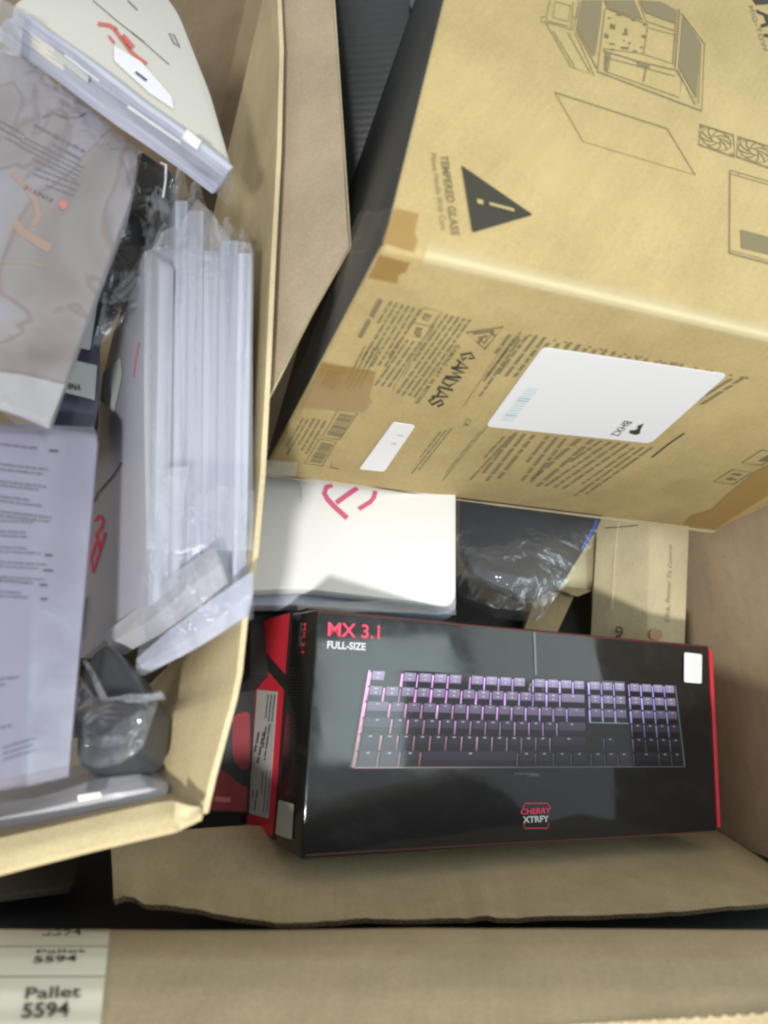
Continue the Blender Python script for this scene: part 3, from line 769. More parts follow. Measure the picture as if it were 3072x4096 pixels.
for q in [zb((1097, 366), (1217, 392), (1102, 560), (980, 535), (1097, 366)), zb((1036, 460), (1160, 488)),
    zb((557, 1010), (680, 1032), (566, 1200), (455, 1184), (557, 1010)), zb((440, 1196), (546, 1214), (456, 1366), (344, 1350), (440, 1196)),
    zb((482, 736), (602, 752), (546, 882), (416, 860), (482, 736)), zb((520, 1350), (506, 1375), (560, 1386)),
    zc((1440, 1362), (1560, 1378), (1447, 1452), (1322, 1435), (1440, 1362)), zc((1620, 1240), (1745, 1256), (1622, 1334), (1497, 1320), (1620, 1240))]: strokes('printed_frame', [q], PB_, 3.2, MT['ink_soft'], GB)
text('lettering', 'EU', PB_, *zb((1105, 402), (1085, 440), (1148, 412)), MT['ink_soft'], GB, bold=.03)
text('lettering', 'REP', PB_, *zb((1050, 488), (1032, 545), (1092, 496)), MT['ink_soft'], GB, bold=.03)
bars = []
rbx = random.Random(2)
for (o, u, v) in (((565, 1020), (105, 20), (-95, 152)), ((448, 1208), (88, 14), (-86, 140))):
    o, u, v = Vector(o), Vector(u), Vector(v); t = .08
    while t < .95:
        w = rbx.choice((.02, .035, .06)); a = o + v * t; b = o + v * (t + w)
        bars.append(zb(tuple(a + u * .1), tuple(a + u * .95), tuple(b + u * .95), tuple(b + u * .1))); t += w + rbx.choice((.02, .03, .05))
for i in range(5):
    a = Vector((497 - i * 3, 755)) + Vector((20 * i, 4 * i)); bars.append(zb(tuple(a), tuple(a + Vector((10, 2))), tuple(a + Vector((-40, 105))), tuple(a + Vector((-52, 103)))))
polys('barcode_bars', bars, PB_, MT['ink_grey'], GB, kind='stuff')
for q in [zc((1425, 1388), (1475, 1382), (1505, 1392), (1470, 1400)), zc((1395, 1418), (1430, 1408), (1470, 1422), (1425, 1428)), zc((1600, 1310), (1659, 1272), (1740, 1290), (1660, 1310))]: polys('handling_mark', [q], PB_, MT['ink_soft'], GB)
sl_ = strokes('slit', [zc((1142, 1135), (1040, 1205), (940, 1285))], PB_, 5, MT['ink'], GB)
text('lettering', 'CA', PB_, *zb((1370, 1065), (1345, 1112), (1402, 1075)), MT['ink_soft'], GB)
# labels stuck on it
lb1 = prism('label', roundpoly([(2170, 1391), (2910, 1499), (2602, 1774), (1942, 1706)], 22), PB_, .0008, MT['white'], GB, lift=.0016)
lb2 = prism('label', roundpoly(zb((905, 1090), (1046, 1112), (848, 1402), (690, 1386)), 10), PB_, .0008, MT['white'], GB, lift=.0016)
text('lettering', 'BHX2', PB_, *zc((772, 1058), (684, 1148), (822, 1066)), MT['ink'], lb1, lift=.0022)
sheet('printed_mark', zc((890, 1075), (868, 1084), (848, 1092), (856, 1104), (836, 1116), (806, 1116), (800, 1134), (838, 1146), (866, 1138), (872, 1108)), PB_, MT['ink'], lb1, lift=.0022)
tl = []
for i in range(14):
    t = i / 13; a = Vector((165, 858)).lerp(Vector((8, 1050)), t); tl.append(((2.5 if i not in (4, 5, 11) else 6), zc(tuple(a), tuple(a + Vector((72, 7))))))
strokes('faint_barcode', tl, PB_, 2.5, MT['teal'], lb1, lift=.0022)
strokes('faint_barcode', [zb((934, 1172), (968, 1176)), zb((895, 1224), (925, 1228))], PB_, 2, MT['greyink'], lb2, lift=.0022)
# packing tape
tp = [('tape_strip', PB_, [(1516, 1020), (1640, 1052), (1622, 1090), (1596, 1100), (1589, 1136), (1560, 1130), (1471, 1112)]), ('tape_strip', PA_, [(1579, 829), (1676, 854), (1660, 930), (1672, 960), (1656, 1012), (1528, 972)]),
      ('tape_strip', PB_, [(1285, 1450), (1503, 1488), (1478, 1590), (1488, 1610), (1456, 1654), (1195, 1634)]), ('tape_strip', PB_, [(3200, 1800), (3200, 1905), (2860, 2120), (2735, 2100), (2760, 2068), (2850, 2040), (2900, 1990), (3020, 1890)])]
for n_, pl, q in tp: sheet(n_, q, pl, MT['tape'], GB, lift=.0014)
# highlight along the long edge, painted on as a fading cream band
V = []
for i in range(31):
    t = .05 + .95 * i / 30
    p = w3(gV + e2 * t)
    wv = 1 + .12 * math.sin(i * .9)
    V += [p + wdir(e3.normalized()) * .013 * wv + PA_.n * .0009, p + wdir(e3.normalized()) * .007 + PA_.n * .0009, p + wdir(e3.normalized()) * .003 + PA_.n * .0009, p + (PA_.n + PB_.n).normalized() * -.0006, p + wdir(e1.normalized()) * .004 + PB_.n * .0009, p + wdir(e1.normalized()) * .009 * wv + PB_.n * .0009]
MT['edge_sheen'] = attr_mat('edge_highlight_paint', .45, .0)
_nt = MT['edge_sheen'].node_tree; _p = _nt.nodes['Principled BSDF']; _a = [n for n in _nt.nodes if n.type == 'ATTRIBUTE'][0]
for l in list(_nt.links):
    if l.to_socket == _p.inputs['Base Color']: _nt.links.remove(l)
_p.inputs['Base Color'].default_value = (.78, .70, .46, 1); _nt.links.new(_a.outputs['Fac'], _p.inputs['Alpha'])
mesh('painted_edge_highlight', V, [[6 * i + j, 6 * i + j + 1, 6 * i + j + 7, 6 * i + j + 6] for i in range(30) for j in range(5)], MT['edge_sheen'], GB, attr=[(c, c, c) for i in range(31) for c in (0, .30, .52, .52, .30, 0)])
# crumpled clear tape on the black corner
def qpatch(name, q, pl, mat, parent, sub=14, amp=.004, fs=45, lift=.003, seed=0, ridge=True):
    a, b, c, d = [pl.hit(x, y, lift) for x, y in q]
    return patch(name, [[a, b], [d, c]], mat, parent, sub=sub, amp=amp, fscale=fs, seed=seed, ridge=ridge)
qpatch('crumpled_tape', [(1400, 850), (1560, 840), (1530, 1010), (1390, 1010)], PC_, MT['film_thin'], GB, seed=1)
qpatch('crumpled_tape', [(1385, 1000), (1520, 1000), (1300, 1440), (1190, 1500)], PC_, MT['film_thin'], GB, seed=2, amp=.003)
qpatch('crumpled_tape', [(1180, 1480), (1300, 1440), (1110, 1860), (1020, 1880)], PC_, MT['film_thin'], GB, seed=3, amp=.003)
qpatch('crumpled_tape', [(1050, 1840), (1190, 1850), (1180, 1905), (1050, 1905)], PB_, MT['film'], GB, seed=4, amp=.002)

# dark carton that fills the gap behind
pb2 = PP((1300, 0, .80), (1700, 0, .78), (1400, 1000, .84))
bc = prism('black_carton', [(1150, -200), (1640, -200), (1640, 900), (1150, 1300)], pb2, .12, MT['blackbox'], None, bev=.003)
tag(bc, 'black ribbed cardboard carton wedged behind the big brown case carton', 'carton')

# ================================================================== flat white pack, black bag and small cartons behind the keyboard
PW = PP((1400, 2420, .708), (1500, 1950, .802), (1000, 2100, .752))
WP = thing('white_pack', PW.hit(1400, 2300), 'blank white pouch pack with pink strokes lying flat under the big case carton', 'pouch')
prism('pouch', roundpoly([(960, 1780), (1824, 1780), (1824, 2398), (1780, 2420), (1200, 2352), (940, 2362)], 34), PW, .011, MT['pack_white'], WP, bev=.003)
zw = Z(1.58, 1000, 1850)
strokes('logo_stroke', [zw((520, 140), (482, 158), (470, 195), (492, 235), (545, 290), (615, 352)), zw((545, 255), (610, 208), (680, 160))], PW, 20, MT['pinkink'], WP)
strokes('logo_stroke', [zw((688, 294), (760, 250), (784, 220), (792, 180))], PW, 18, MT['pinkink'], WP)
words('faint_print', [(*zw((318, 150), (318, 370), (318, 150)), 1, .6, 10)], PW, MT['whiteink'], WP)
qpatch('sleeve_end', [(1180, 2405), (1825, 2405), (1826, 2460), (1190, 2440)], PW, MT['film_soft'], WP, seed=6, amp=.003, lift=-.006)
PW2 = PP((1400, 2420, .728), (1500, 1950, .826), (1000, 2100, .775))
w2 = prism('white_pack', roundpoly([(990, 1800), (1810, 1800), (1826, 2440), (1770, 2462), (1180, 2420), (960, 2420)], 30), PW2, .012, MT['pack_lav'], None, bev=.003)
tag(w2, 'pale wrapped pouch lying directly beneath the blank white pouch', 'pouch')

PBg = PP((1900, 2300, .86), (2350, 2060, .93), (1850, 2040, .90))
BBg = thing('black_bag', PBg.hit(2100, 2300), 'navy black flat pack in a crumpled clear plastic bag', 'bagged pack')
bk = prism('pack', roundpoly([(1850, 1960), (2440, 1990), (2392, 2110), (2240, 2352), (2120, 2400), (1900, 2300), (1850, 2200)], 30), PBg, .015, MT['navy'], BBg, bev=.003)
strokes('blue_edge', [[(2388, 2078), (2376, 2112), (2326, 2200)]], PBg, 12, MT['blue'], BBg, lift=.002)
a = [[PBg.hit(1822, 1980, .004), PBg.hit(2000, 1980, .012), PBg.hit(2200, 1990, .012), PBg.hit(2440, 2010, .004)],
     [PBg.hit(1822, 2140, .006), PBg.hit(1980, 2140, .014), PBg.hit(2180, 2150, .016), PBg.hit(2390, 2140, .004)],
     [PBg.hit(1822, 2290, .006), PBg.hit(1960, 2290, .018), PBg.hit(2120, 2310, .018), PBg.hit(2290, 2310, .004)],
     [PBg.hit(1830, 2380, .0), PBg.hit(1940, 2420, .012), PBg.hit(2060, 2440, .012), PBg.hit(2190, 2430, .0)],
     [PBg.hit(1850, 2400, -.01), PBg.hit(1960, 2460, .0), PBg.hit(2080, 2490, .0), PBg.hit(2170, 2490, -.01)]]
patch('clear_bag', a, MT['film_bag'], BBg, sub=10, amp=.006, fscale=17, seed=5, ridge=True)

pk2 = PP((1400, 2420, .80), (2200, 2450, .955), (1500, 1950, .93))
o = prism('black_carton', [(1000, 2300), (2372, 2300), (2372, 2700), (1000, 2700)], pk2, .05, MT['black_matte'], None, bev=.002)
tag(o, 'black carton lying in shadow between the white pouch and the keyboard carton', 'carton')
def carton2(name, tl, tm, tr, bl_, bm_, br, mats, label):
    T = [pt(*q) for q in (tl, tm, tr)]; Bq = [pt(*q) for q in (bl_, bm_, br)]
    T.append(T[0] + T[2] - T[1]); Bq.append(Bq[0] + Bq[2] - Bq[1])
    th = thing(name, sum(Bq, Vector()) / 4, label, 'carton')
    F = [[0, 4, 5, 1], [1, 5, 6, 2], [2, 6, 7, 3], [3, 7, 4, 0], [0, 1, 2, 3], [7, 6, 5, 4]]
    o = mesh('box_body', T + Bq, F, mats, th); bevel_mesh(o, .0025, 3)
    return th, Plane(T[0], T[1], Bq[1]), Plane(T[1], T[2], Bq[2])
TB, TBl, TBr = carton2('tall_carton', (2395, 1960, 1.02), (2608, 1960, .985), (2765, 1960, 1.01), (2352, 2640, .93), (2588, 2640, .89), (2740, 2640, .905), MT['kraft_pale'],
    'tall narrow tan carton beside the pallet box wall with fine slanted lettering up its side')
text('lettering', 'Click, Pointer To Control', TBr, (2678, 2488), (2690, 2180), (2662, 2488), MT['ink_faint'], TB, shear=.2, bold=.0)
text('lettering', 'AD', TBl, (2490, 2560), (2490, 2505), (2462, 2560), MT['ink'], TB, bold=.02)
sheet('red_mark', roundpoly([(2600, 2515), (2650, 2518), (2648, 2560), (2600, 2560)], 20), TBr, MT['faint_red'], TB)
strokes('tuck_slit', [[(2420, 2112), (2480, 2108), (2552, 2102)]], TBl, 3, MT['ink'], TB)
strokes('panel_seam', [[(2474, 2090), (2462, 2200), (2448, 2440)]], TBl, 7, MT['kraft_cream'], TB)
pcb = PP((2300, 2250, .98), (2370, 2250, 1.0), (2300, 2360, .96))
CB = thing('cream_carton', pcb.hit(2310, 2380), 'small cream carton with an open tuck lip between the bagged pack and tall carton', 'carton')
prism('box_body', [(2240, 2060), (2390, 2060), (2366, 2362), (2246, 2341)], pcb, .09, MT['kraft_cream'], CB, bev=.001)
sheet('tuck_lip', [(2240, 2341), (2366, 2363), (2312, 2386), (2282, 2379), (2276, 2372), (2225, 2358)], PP((2240, 2341, .958), (2366, 2363, .968), (2300, 2386, .94)), MT['kraft_light'], CB, lift=0)
pbr = PP((2180, 2400, .93), (2290, 2400, .95), (2150, 2500, .88))
bp = prism('brown_carton', [(2160, 2340), (2296, 2385), (2215, 2560), (2080, 2560)], pbr, .05, MT['kraft_dull'], None, bev=.001)
tag(bp, 'shaded brown carton corner under the clear plastic bag, next to the dark gap', 'carton')

# ================================================================== red cartons left of the keyboard box
PR = PP((1160, 2450, .685), (1045, 2478, .74), (1090, 3345, .645))
RB = thing('red_carton', PR.hit(1040, 3320), 'narrow red carton with a black diagonal band and a white specification label', 'carton')
prism('box_body', [(1018, 2482), (1230, 2430), (1160, 3375), (962, 3292)], PR, .05, MT['black_matte'], RB, bev=.0015)
sheet('red_panel', [(1044, 2484), (1160, 2452), (1092, 3346), (984, 3302)], PR, MT['red'], RB, lift=.0005)
sheet('diagonal_band', [(1042, 2586), (1146, 2706), (1141, 2766), (1038, 2644)], PR, MT['black_matte'], RB, lift=.0009)
lb = prism('label', [(1029, 2758), (1108, 2766), (1072, 3274), (993, 3252)], PR, .0004, MT['card_white'], RB, lift=.0012)
words('small_print', [((1096, 2780), (1084, 2890), (1070, 2778), 3, .5), ((1080, 3080), (1066, 3250), (1050, 3085), 3, .3), ((1026, 3160), (1014, 3250), (1010, 3160), 2, .4), ((1050, 2930), (1024, 3060), (1030, 2930), 2, .6), ((1075, 2900), (1052, 3050), (1060, 2910), 2, .7)], PR, MT['textgrey'], lb, lift=.0016, seed=12)
PR2 = PP((1010, 2500, .74), (880, 3000, .70), (990, 3260, .69))
RB2 = thing('red_black_carton', PR2.hit(900, 3240), 'dark carton with red lower band half hidden by the open carton rim', 'carton')
prism('box_body', [(900, 2430), (1060, 2400), (1000, 3262), (740, 3250), (780, 2700)], PR2, .05, MT['black_matte'], RB2, bev=.002)
sheet('red_band', [(800, 3030), (850, 3060), (905, 3090), (950, 3130), (990, 3150), (985, 3246), (780, 3238)], PR2, MT['deepred'], RB2, lift=.0006)
sheet('red_shape', roundpoly([(930, 2860), (1000, 2840), (1000, 3075), (960, 3078), (930, 3030)], 30), PR2, MT['deepred'], RB2, lift=.0006)
words('pale_print', [((858, 3206), (985, 3216), (858, 3206), 1, .6, 26)], PR2, MT['redink_soft'], RB2, lift=.001, seed=3)

# ================================================================== open carton at the side, full of packs
rim = [(1100, -220, .74), (1118, 200, .68), (1108, 600, .64), (1086, 1000, .60), (1062, 1500, .56), (1040, 1900, .535), (1008, 2250, .512), (968, 2480, .498), (945, 2700, .486), (925, 2800, .48), (870, 3000, .468), (838, 3120, .46), (806, 3256, .452)]
LC = thing('open_carton', pt(500, 3300, .62), 'open tan carton with bent rim, crammed with plastic wrapped packs', 'carton')
top = [pt(*q) for q in rim]
dnL = wdir(DN); dn2 = wdir(Vector((-.75, -.30, .59)).normalized())
dirs = [dnL.lerp(dn2, min(1, max(0, i - 5) / 4)).normalized() for i in range(13)]
w_in = [[t + d * (.34 * k / 4) for i, (t, d) in enumerate(zip(top, dirs))] for k in range(5)]
patch('side_wall', w_in, MT['kraft_light'], LC, sub=4, amp=.001, fscale=11)
out = wdir((1, .1, .15)).normalized() * .0038
w_out = [[v + out for v in r] for r in w_in]
patch('side_wall', w_out, MT['kraft_dull'], LC, sub=2)
mesh('rim_edge', top + [t + out for t in top], [[i, i + 1, i + 14, i + 13] for i in range(12)], MT['kraft_edge'], LC)
# front wall with its folded rim
fi = [(812, 3236, .452), (690, 3203, .456), (620, 3212, .455), (300, 3285, .447), (0, 3352, .44), (-250, 3408, .435)]
fo = [(800, 3262, .448), (700, 3310, .444), (610, 3332, .442), (300, 3406, .434), (0, 3482, .427), (-250, 3545, .42)]
patch('front_rim', [[pt(*q) for q in fi], [pt(*[(a + b) / 2 + o_ for a, b, o_ in zip(p, q, (0, 4, -.002))]) for p, q in zip(fi, fo)], [pt(*q) for q in fo]], MT['kraft_light'], LC, sub=3, amp=.0006, thick=.004)
dfw = wdir(Vector((-.30, -.16, .94)).normalized())
patch('front_wall', [[pt(x, y - 6, z + .004) for x, y, z in fi], [pt(x, y - 6, z + .004) + dfw * .28 for x, y, z in fi]], MT['kraft_dull'], LC, sub=2, thick=.004)
qpatch('torn_corner', [(700, 3215), (806, 3240), (790, 3278), (706, 3318)], PP((700, 3215, .452), (806, 3240, .446), (706, 3318, .442)), MT['kraft_edge'], LC, sub=10, amp=.004, fs=70, lift=.001, seed=8)
# outer flap leaning against the dark end of the case carton
hin = [(1128, -220, .765), (1128, 200, .705), (1108, 600, .665), (1090, 1000, .625), (1078, 1260, .603), (1060, 1600, .574)]
fre = [(1315, -220, .765), (1345, 200, .70), (1372, 600, .66), (1397, 985, .615), (1240, 1262, .594), (1066, 1604, .572)]
patch('outer_flap', [[pt(*q) for q in hin], [pt(*[(a + b) / 2 for a, b in zip(p, q)]) for p, q in zip(hin, fre)], [pt(*q) for q in fre]], MT['flap_board'], LC, sub=4, amp=.0012, fscale=8, thick=.004)
mesh('flap_edge', [pt(x, y, z - .0006) for x, y, z in fre] + [pt(x + 9, y + 1, z + .002) for x, y, z in fre], [[i, i + 1, i + 7, i + 6] for i in range(5)], MT['kraft_edge'], LC)
pwall = PP((650, 2720, .585), (915, 2666, .497), (860, 2900, .485))
# bottom and far walls of that carton
q = [w_in[4][0], w_in[4][12], w_in[4][12] + wdir((-.38, 0, 0)), w_in[4][0] + wdir((-.38, 0, 0))]
solid('bottom_panel', q + [v + dnL * .005 for v in q], MT['kraft_dark'], LC)

# --- upright white packs in a row
GWP = 'white sleeve packs standing on edge in the open carton'
packs = [  # spine top (x,y,z), spine bottom, width px of spine, back offset, label
    (1010, 1010, .590, 985, 2430, .508, 56, (-400, 262, .12), 'slim white wrapped pack touching the carton wall, last of the row'),
    (955, 960, .594, 935, 2436, .510, 74, (-400, 262, .12), 'white wrapped pack second from the carton wall in the row'),
    (880, 1000, .598, 868, 2420, .512, 64, (-400, 240, .12), 'white wrapped pack third from the carton wall in the row'),
    (816, 840, .606, 806, 2320, .516, 62, (-420, 280, .12), 'white wrapped pack fourth from the carton wall, bag tip standing up'),
    (752, 800, .610, 742, 2300, .520, 52, (-420, 280, .12), 'tall white wrapped pack with pointed bag tip mid row'),
    (698, 985, .606, 690, 2300, .524, 72, (-400, 262, .12), 'white wrapped pack behind the one showing the red emblem'),
]
rt = random.Random(17)
for (x0, y0, za, x1, y1, zb_, wpx, (dx, dy, dz), lab) in packs:
    a, b = pt(x0 - wpx, y0, za), pt(x1 - wpx, y1, zb_)
    c = pt(x1 - wpx + dx * .45, y1 + dy * .5, zb_ + dz); d = pt(x0 - wpx + dx * .3, y0 + dy, za + dz)
    a2, b2 = pt(x0, y0, za + .003), pt(x1, y1, zb_ + .003)
    t_ = a2 - a
    o = solid('sleeve_pack', [a, b, c, d] + [a2, b2, c + (b2 - b), d + t_], MT[rt.choice(('pack_lav', 'pack_lav2', 'pack_lav3'))], None, bev=.0014, seg=2)
    tag(o, lab, 'pack', GWP)
    # bag tip above the pack
    hx = rt.uniform(70, 130); sk = rt.uniform(-.3, .3)
    def SP(t, k, out=0.0):       # along the spine t 0..1, across k -..1
        xx = (x0 + (x1 - x0) * t) - wpx * (1 - k); yy = y0 + (y1 - y0) * t; zz = za + (zb_ - za) * t
        return pt(xx, yy, zz + .003 * k - out)
    rows_ = [[pt(x0 - wpx * (.80 - sk), y0 - hx, za + .010), pt(x0 - wpx * (.55 - sk), y0 - hx * 1.08, za + .008), pt(x0 - wpx * (.30 - sk), y0 - hx * .92, za + .010)],
             [pt(x0 - wpx * 1.05, y0 - hx * .35, za + .006), pt(x0 - wpx * .5, y0 - hx * .4, za), pt(x0 + wpx * .02, y0 - hx * .35, za + .008)]]
    for t in (.0, .12, .3, .5, .7, .88, .98, 1.015):
        e_ = rt.uniform(.0, .0022)
        rows_.append([SP(t, -.22) + (d - a) * .10, SP(t, .5, .0022 + e_), SP(t, 1.16, -.006)])
    tp_ = patch('plastic_sleeve', rows_, MT['film_bag'], None, sub=7, amp=.0022, fscale=60, seed=x0 * .01, ridge=True, grain=((b - a).normalized(), .12))
    bpos = tp_.location.copy(); tp_.parent = o; tp_.location = bpos - o.location
# front pack showing its face
PF1 = PP((600, 1000, .592), (600, 2400, .515), (330, 2560, .59))
FP = thing('emblem_pack', PF1.hit(450, 2500), 'white sleeve pack showing its face with a red emblem and barcode sticker', 'pack', GWP)
prism('sleeve', roundpoly([(580, 985), (640, 1040), (612, 2405), (315, 2645), (288, 2500), (380, 1640), (450, 1330)], 26), PF1, .012, MT['pack_face'], FP, bev=.0018)
zl = Z(1.508, 0, 2000)
strokes('emblem', [zl((596, 92), (622, 130), (608, 172), (578, 210)), zl((632, 195), (600, 310), (558, 440), (548, 350), (580, 250)), zl((578, 210), (604, 300)), zl((570, 130), (596, 92))], PF1, 10, MT['redink'], FP)
strokes('black_stroke', [[(486, 1850), (450, 1905), (392, 1972), (376, 2010)]], PF1, 7, MT['textgrey'], FP)
sheet('sticker', [(344, 2382), (302, 2405), (282, 2578), (324, 2560)], PF1, MT['white'], FP, lift=.0012)
polys('sticker_print', [[(304, 2462), (322, 2455), (316, 2500), (300, 2508)]], PF1, MT['greyink'], FP, lift=.0016)
sheet('sticker', [(412, 1490), (482, 1430), (488, 1500), (456, 1650), (400, 1600)], PF1, MT['card_white'], FP, lift=.0012)
strokes('grey_mark', [[(556, 1370), (540, 1450), (534, 1510)]], PF1, 4, MT['redink_soft'], FP)
# loose sleeves hanging at the bottom of the row
qpatch('sleeve_fold', [(640, 1880), (760, 1860), (720, 2330), (590, 2420)], PP((640, 1880, .53), (760, 1860, .525), (590, 2420, .512)), MT['film_soft'], FP, seed=11, amp=.004, fs=22)
PS = PP((880, 2240, .500), (440, 2560, .545), (980, 2440, .492))
def crump(name, grid, mat, label, amp, fs, seed, lift, thick=.003):
    rows_ = [[PS.hit(x, y, lift + l) for x, y, l in r] for r in grid]
    gv = (rows_[0][-1] - rows_[0][0]).normalized()
    o = patch(name, rows_, mat, None, sub=9, amp=amp, fscale=fs, seed=seed, ridge=True, thick=thick, grain=(gv, .3))
    tag(o, label, 'pack'); return o
crump('wrapped_pack', [[(415, 2540, 0), (560, 2420, .003), (700, 2290, .003), (850, 2190, 0)], [(440, 2590, .004), (600, 2480, .008), (740, 2360, .008), (880, 2260, .004)], [(490, 2625, 0), (640, 2540, .002), (780, 2440, .002), (900, 2340, 0)]],
      MT['pack_grey'], 'grey folded plastic sleeve slanting across the foot of the white packs', .002, 40, 3, .001)
crump('wrapped_pack', [[(545, 2640, 0), (660, 2530, .003), (800, 2430, .003), (1000, 2290, 0)], [(548, 2672, .005), (690, 2590, .009), (840, 2500, .009), (1004, 2380, .004)], [(575, 2706, 0), (720, 2622, .002), (860, 2540, .002), (984, 2462, 0)]],
      MT['pack_lav3'], 'pale bluish wrapped pack end slanting down onto the carton wall', .0022, 44, 5, .006)
o = qpatch('plastic_wrap', [(600, 1900), (1010, 1960), (1006, 2480), (540, 2712)], PS, MT['film_bag'], None, sub=34, amp=.004, fs=34, lift=.018, seed=13)
tag(o, 'loose crumpled clear wrap round the lower ends of the white packs', 'plastic wrap')
rv = [[pt(x + dx_, y, z - .006) for dx_, x in ((0, 585), (0, 650), (0, 720), (0, 790), (0, 860), (0, 930), (0, 1012))] for y, z in ((1010, .600), (1400, .574), (1800, .548), (2200, .520))]
rv.insert(0, [pt(x, y, .606) for x, y in ((600, 990), (648, 935), (716, 905), (786, 800), (850, 845), (922, 960), (1000, 975))])
o = patch('plastic_wrap', rv, MT['film_soft'], None, sub=12, amp=.004, fscale=48, seed=23, ridge=True, grain=(((rv[4][3] - rv[1][3]).normalized()), .06))
tag(o, 'thin milky plastic sheet with upright creases covering the row of white packs', 'plastic wrap')

# --- two stacked sleeve packs at the top
zt = Z(1.508, 0, 0)
PT1 = PP((110, 60, .55), (920, 700, .545), (680, 40, .64))
TP = thing('sleeve_pack', PT1.hit(600, 500), 'beige sleeve pack with red emblem and white name sticker, top of two', 'pack')
prism('sleeve', roundpoly(zt((60, 40), (200, -60), (980, -60), (1080, 80), (1270, 560), (1400, 1010), (1380, 1040), (1200, 930), (640, 520), (230, 230)), 40), PT1, .011, MT['pack_beige'], TP, bev=.004, seg=3)
strokes('emblem', [(16, zt((590, 142), (660, 152), (705, 180))), zt((690, 175), (790, 310), (835, 350), (885, 385)), (10, zt((655, 215), (690, 260))), (26, zt((735, 215), (800, 290)))], PT1, 15, MT['redink_soft'], TP)
strokes('black_stroke', [(3, zt((560, 0), (700, 120), (840, 230), (1020, 388))), (4, zt((1020, 200), (1050, 210), (1085, 285), (1050, 260), (1020, 200))), (4, zt((770, 0), (830, 60)))], PT1, 4, MT['textgrey'], TP)
words('small_print', [(*zt((790, 195), (960, 330), (790, 195)), 1, .6, 7)], PT1, MT['textgrey'], TP)
sheet('name_sticker', roundpoly(zt((688, 275), (850, 370), (1035, 580), (1052, 662), (900, 560), (688, 365)), 8), PT1, MT['white'], TP, lift=.0012)
words('sticker_print', [(*zt((812, 440), (960, 552), (812, 440)), 1, .6, 15)], PT1, MT['textgrey'], TP, lift=.0016)
PE = PP((60, 60, .536), (900, 690, .529), (300, 350, .548))
def band(d0, d1, e0=0, e1=0):
    A, B, nv = Vector((105 + e0, 62)), Vector((1392 + e1, 1016)), Vector((-.597, .802))
    n_ = 7; up = [A.lerp(B, t / n_) + nv * (d0 + 5 * math.sin(t * 1.9 + d0)) for t in range(n_ + 1)]; lo_ = [A.lerp(B, t / n_) + nv * (d1 + 5 * math.sin(t * 1.7 + d1)) for t in range(n_, -1, -1)]
    return zt(*[tuple(q) for q in up + lo_])
prism('sleeve_edge', roundpoly(band(0, 66), 9), PE, .004, MT['pack_lav3'], TP, bev=.0007)
LPk = thing('sleeve_pack', PE.hit(500, 560), 'lavender wrapped sleeve pack beneath the beige one, its long edge facing out', 'pack')
prism('sleeve', roundpoly(band(58, 128, -30, 10), 9), PE, .006, MT['pack_lav2'], LPk, bev=.0007, lift=-.003)
prism('lower_sleeve', roundpoly(band(120, 190, -40, 6), 9), PE, .008, MT['pack_lav'], LPk, bev=.0007, lift=-.006)
for d_ in (20, 44, 84, 108, 150, 172):
    strokes('sleeve_seam', [(3, band(d_, d_ + 4)[:8])], PE, 3, MT['pack_face'], LPk, lift=.0012 if d_ < 60 else -.0018 if d_ < 120 else -.0048)
for q in [(12, zt((770, 640), (1090, 862))), (9, zt((390, 330), (600, 490)))]: strokes('edge_band', [q], PE, 9, MT['white'], LPk, lift=.002)
sheet('edge_label', zt((330, 290), (540, 450), (530, 500), (320, 335)), PE, MT['card_white'], LPk, lift=.0016)
sheet('edge_sticker', zt((1128, 780), (1215, 850), (1190, 905), (1095, 835)), PE, MT['white'], TP, lift=.003)
qpatch('plastic_bag', zt((0, 0), (60, 10), (1420, 1080), (1390, 1250)), PP((60, 60, .531), (900, 690, .524), (300, 350, .543)), MT['film'], LPk, sub=34, amp=.003, fs=40, seed=21, lift=.003)
qpatch('plastic_bag', zt((0, 0), (170, 30), (120, 330), (-60, 300)), PP((60, 60, .531), (900, 690, .524), (300, 350, .543)), MT['film_soft'], LPk, sub=14, amp=.006, fs=34, seed=22, lift=.003)

# --- marble patterned pack
def marble_mat():
    m, nt, p = _mat('marble_print'); tc = _N(nt, 'ShaderNodeTexCoord')
    n = _N(nt, 'ShaderNodeTexNoise'); n.inputs['Scale'].default_value = 8; n.inputs['Detail'].default_value = 3; n.inputs['Distortion'].default_value = .9
    nt.links.new(tc.outputs['Object'], n.inputs['Vector'])
    r = _N(nt, 'ShaderNodeValToRGB'); cr = r.color_ramp
    cr.elements[0].position = .33; cr.elements[0].color = (.10, .083, .078, 1)
    cr.elements[1].position = .66; cr.elements[1].color = (.26, .245, .30, 1)
    for pos, c in ((.42, (.17, .135, .115)), (.50, (.215, .185, .172)), (.513, (.19, .13, .095)), (.522, (.15, .125, .12)), (.54, (.235, .205, .20))):
        e = cr.elements.new(pos); e.color = (*c, 1)
    nt.links.new(n.outputs[0], r.inputs[0]); nt.links.new(r.outputs[0], p.inputs['Base Color'])
    p.inputs['Roughness'].default_value = .4; p.inputs['Coat Weight'].default_value = .8; p.inputs['Coat Roughness'].default_value = .2
    return m
MT['marble'] = marble_mat()
PM = PP((100, 500, .54), (520, 700, .555), (200, 1600, .485))
MP = thing('marble_pack', PM.hit(150, 1600), 'marble patterned tablet case pack with copper veins in a clear bag', 'bagged pack')
prism('pack', roundpoly([(-150, 120), (60, 210), (340, 420), (556, 612), (520, 800), (200, 1690), (60, 1630), (-150, 1560)], 30), PM, .014, MT['marble'], MP, bev=.005, seg=3)
zm = Z(3.16, 0, 300)
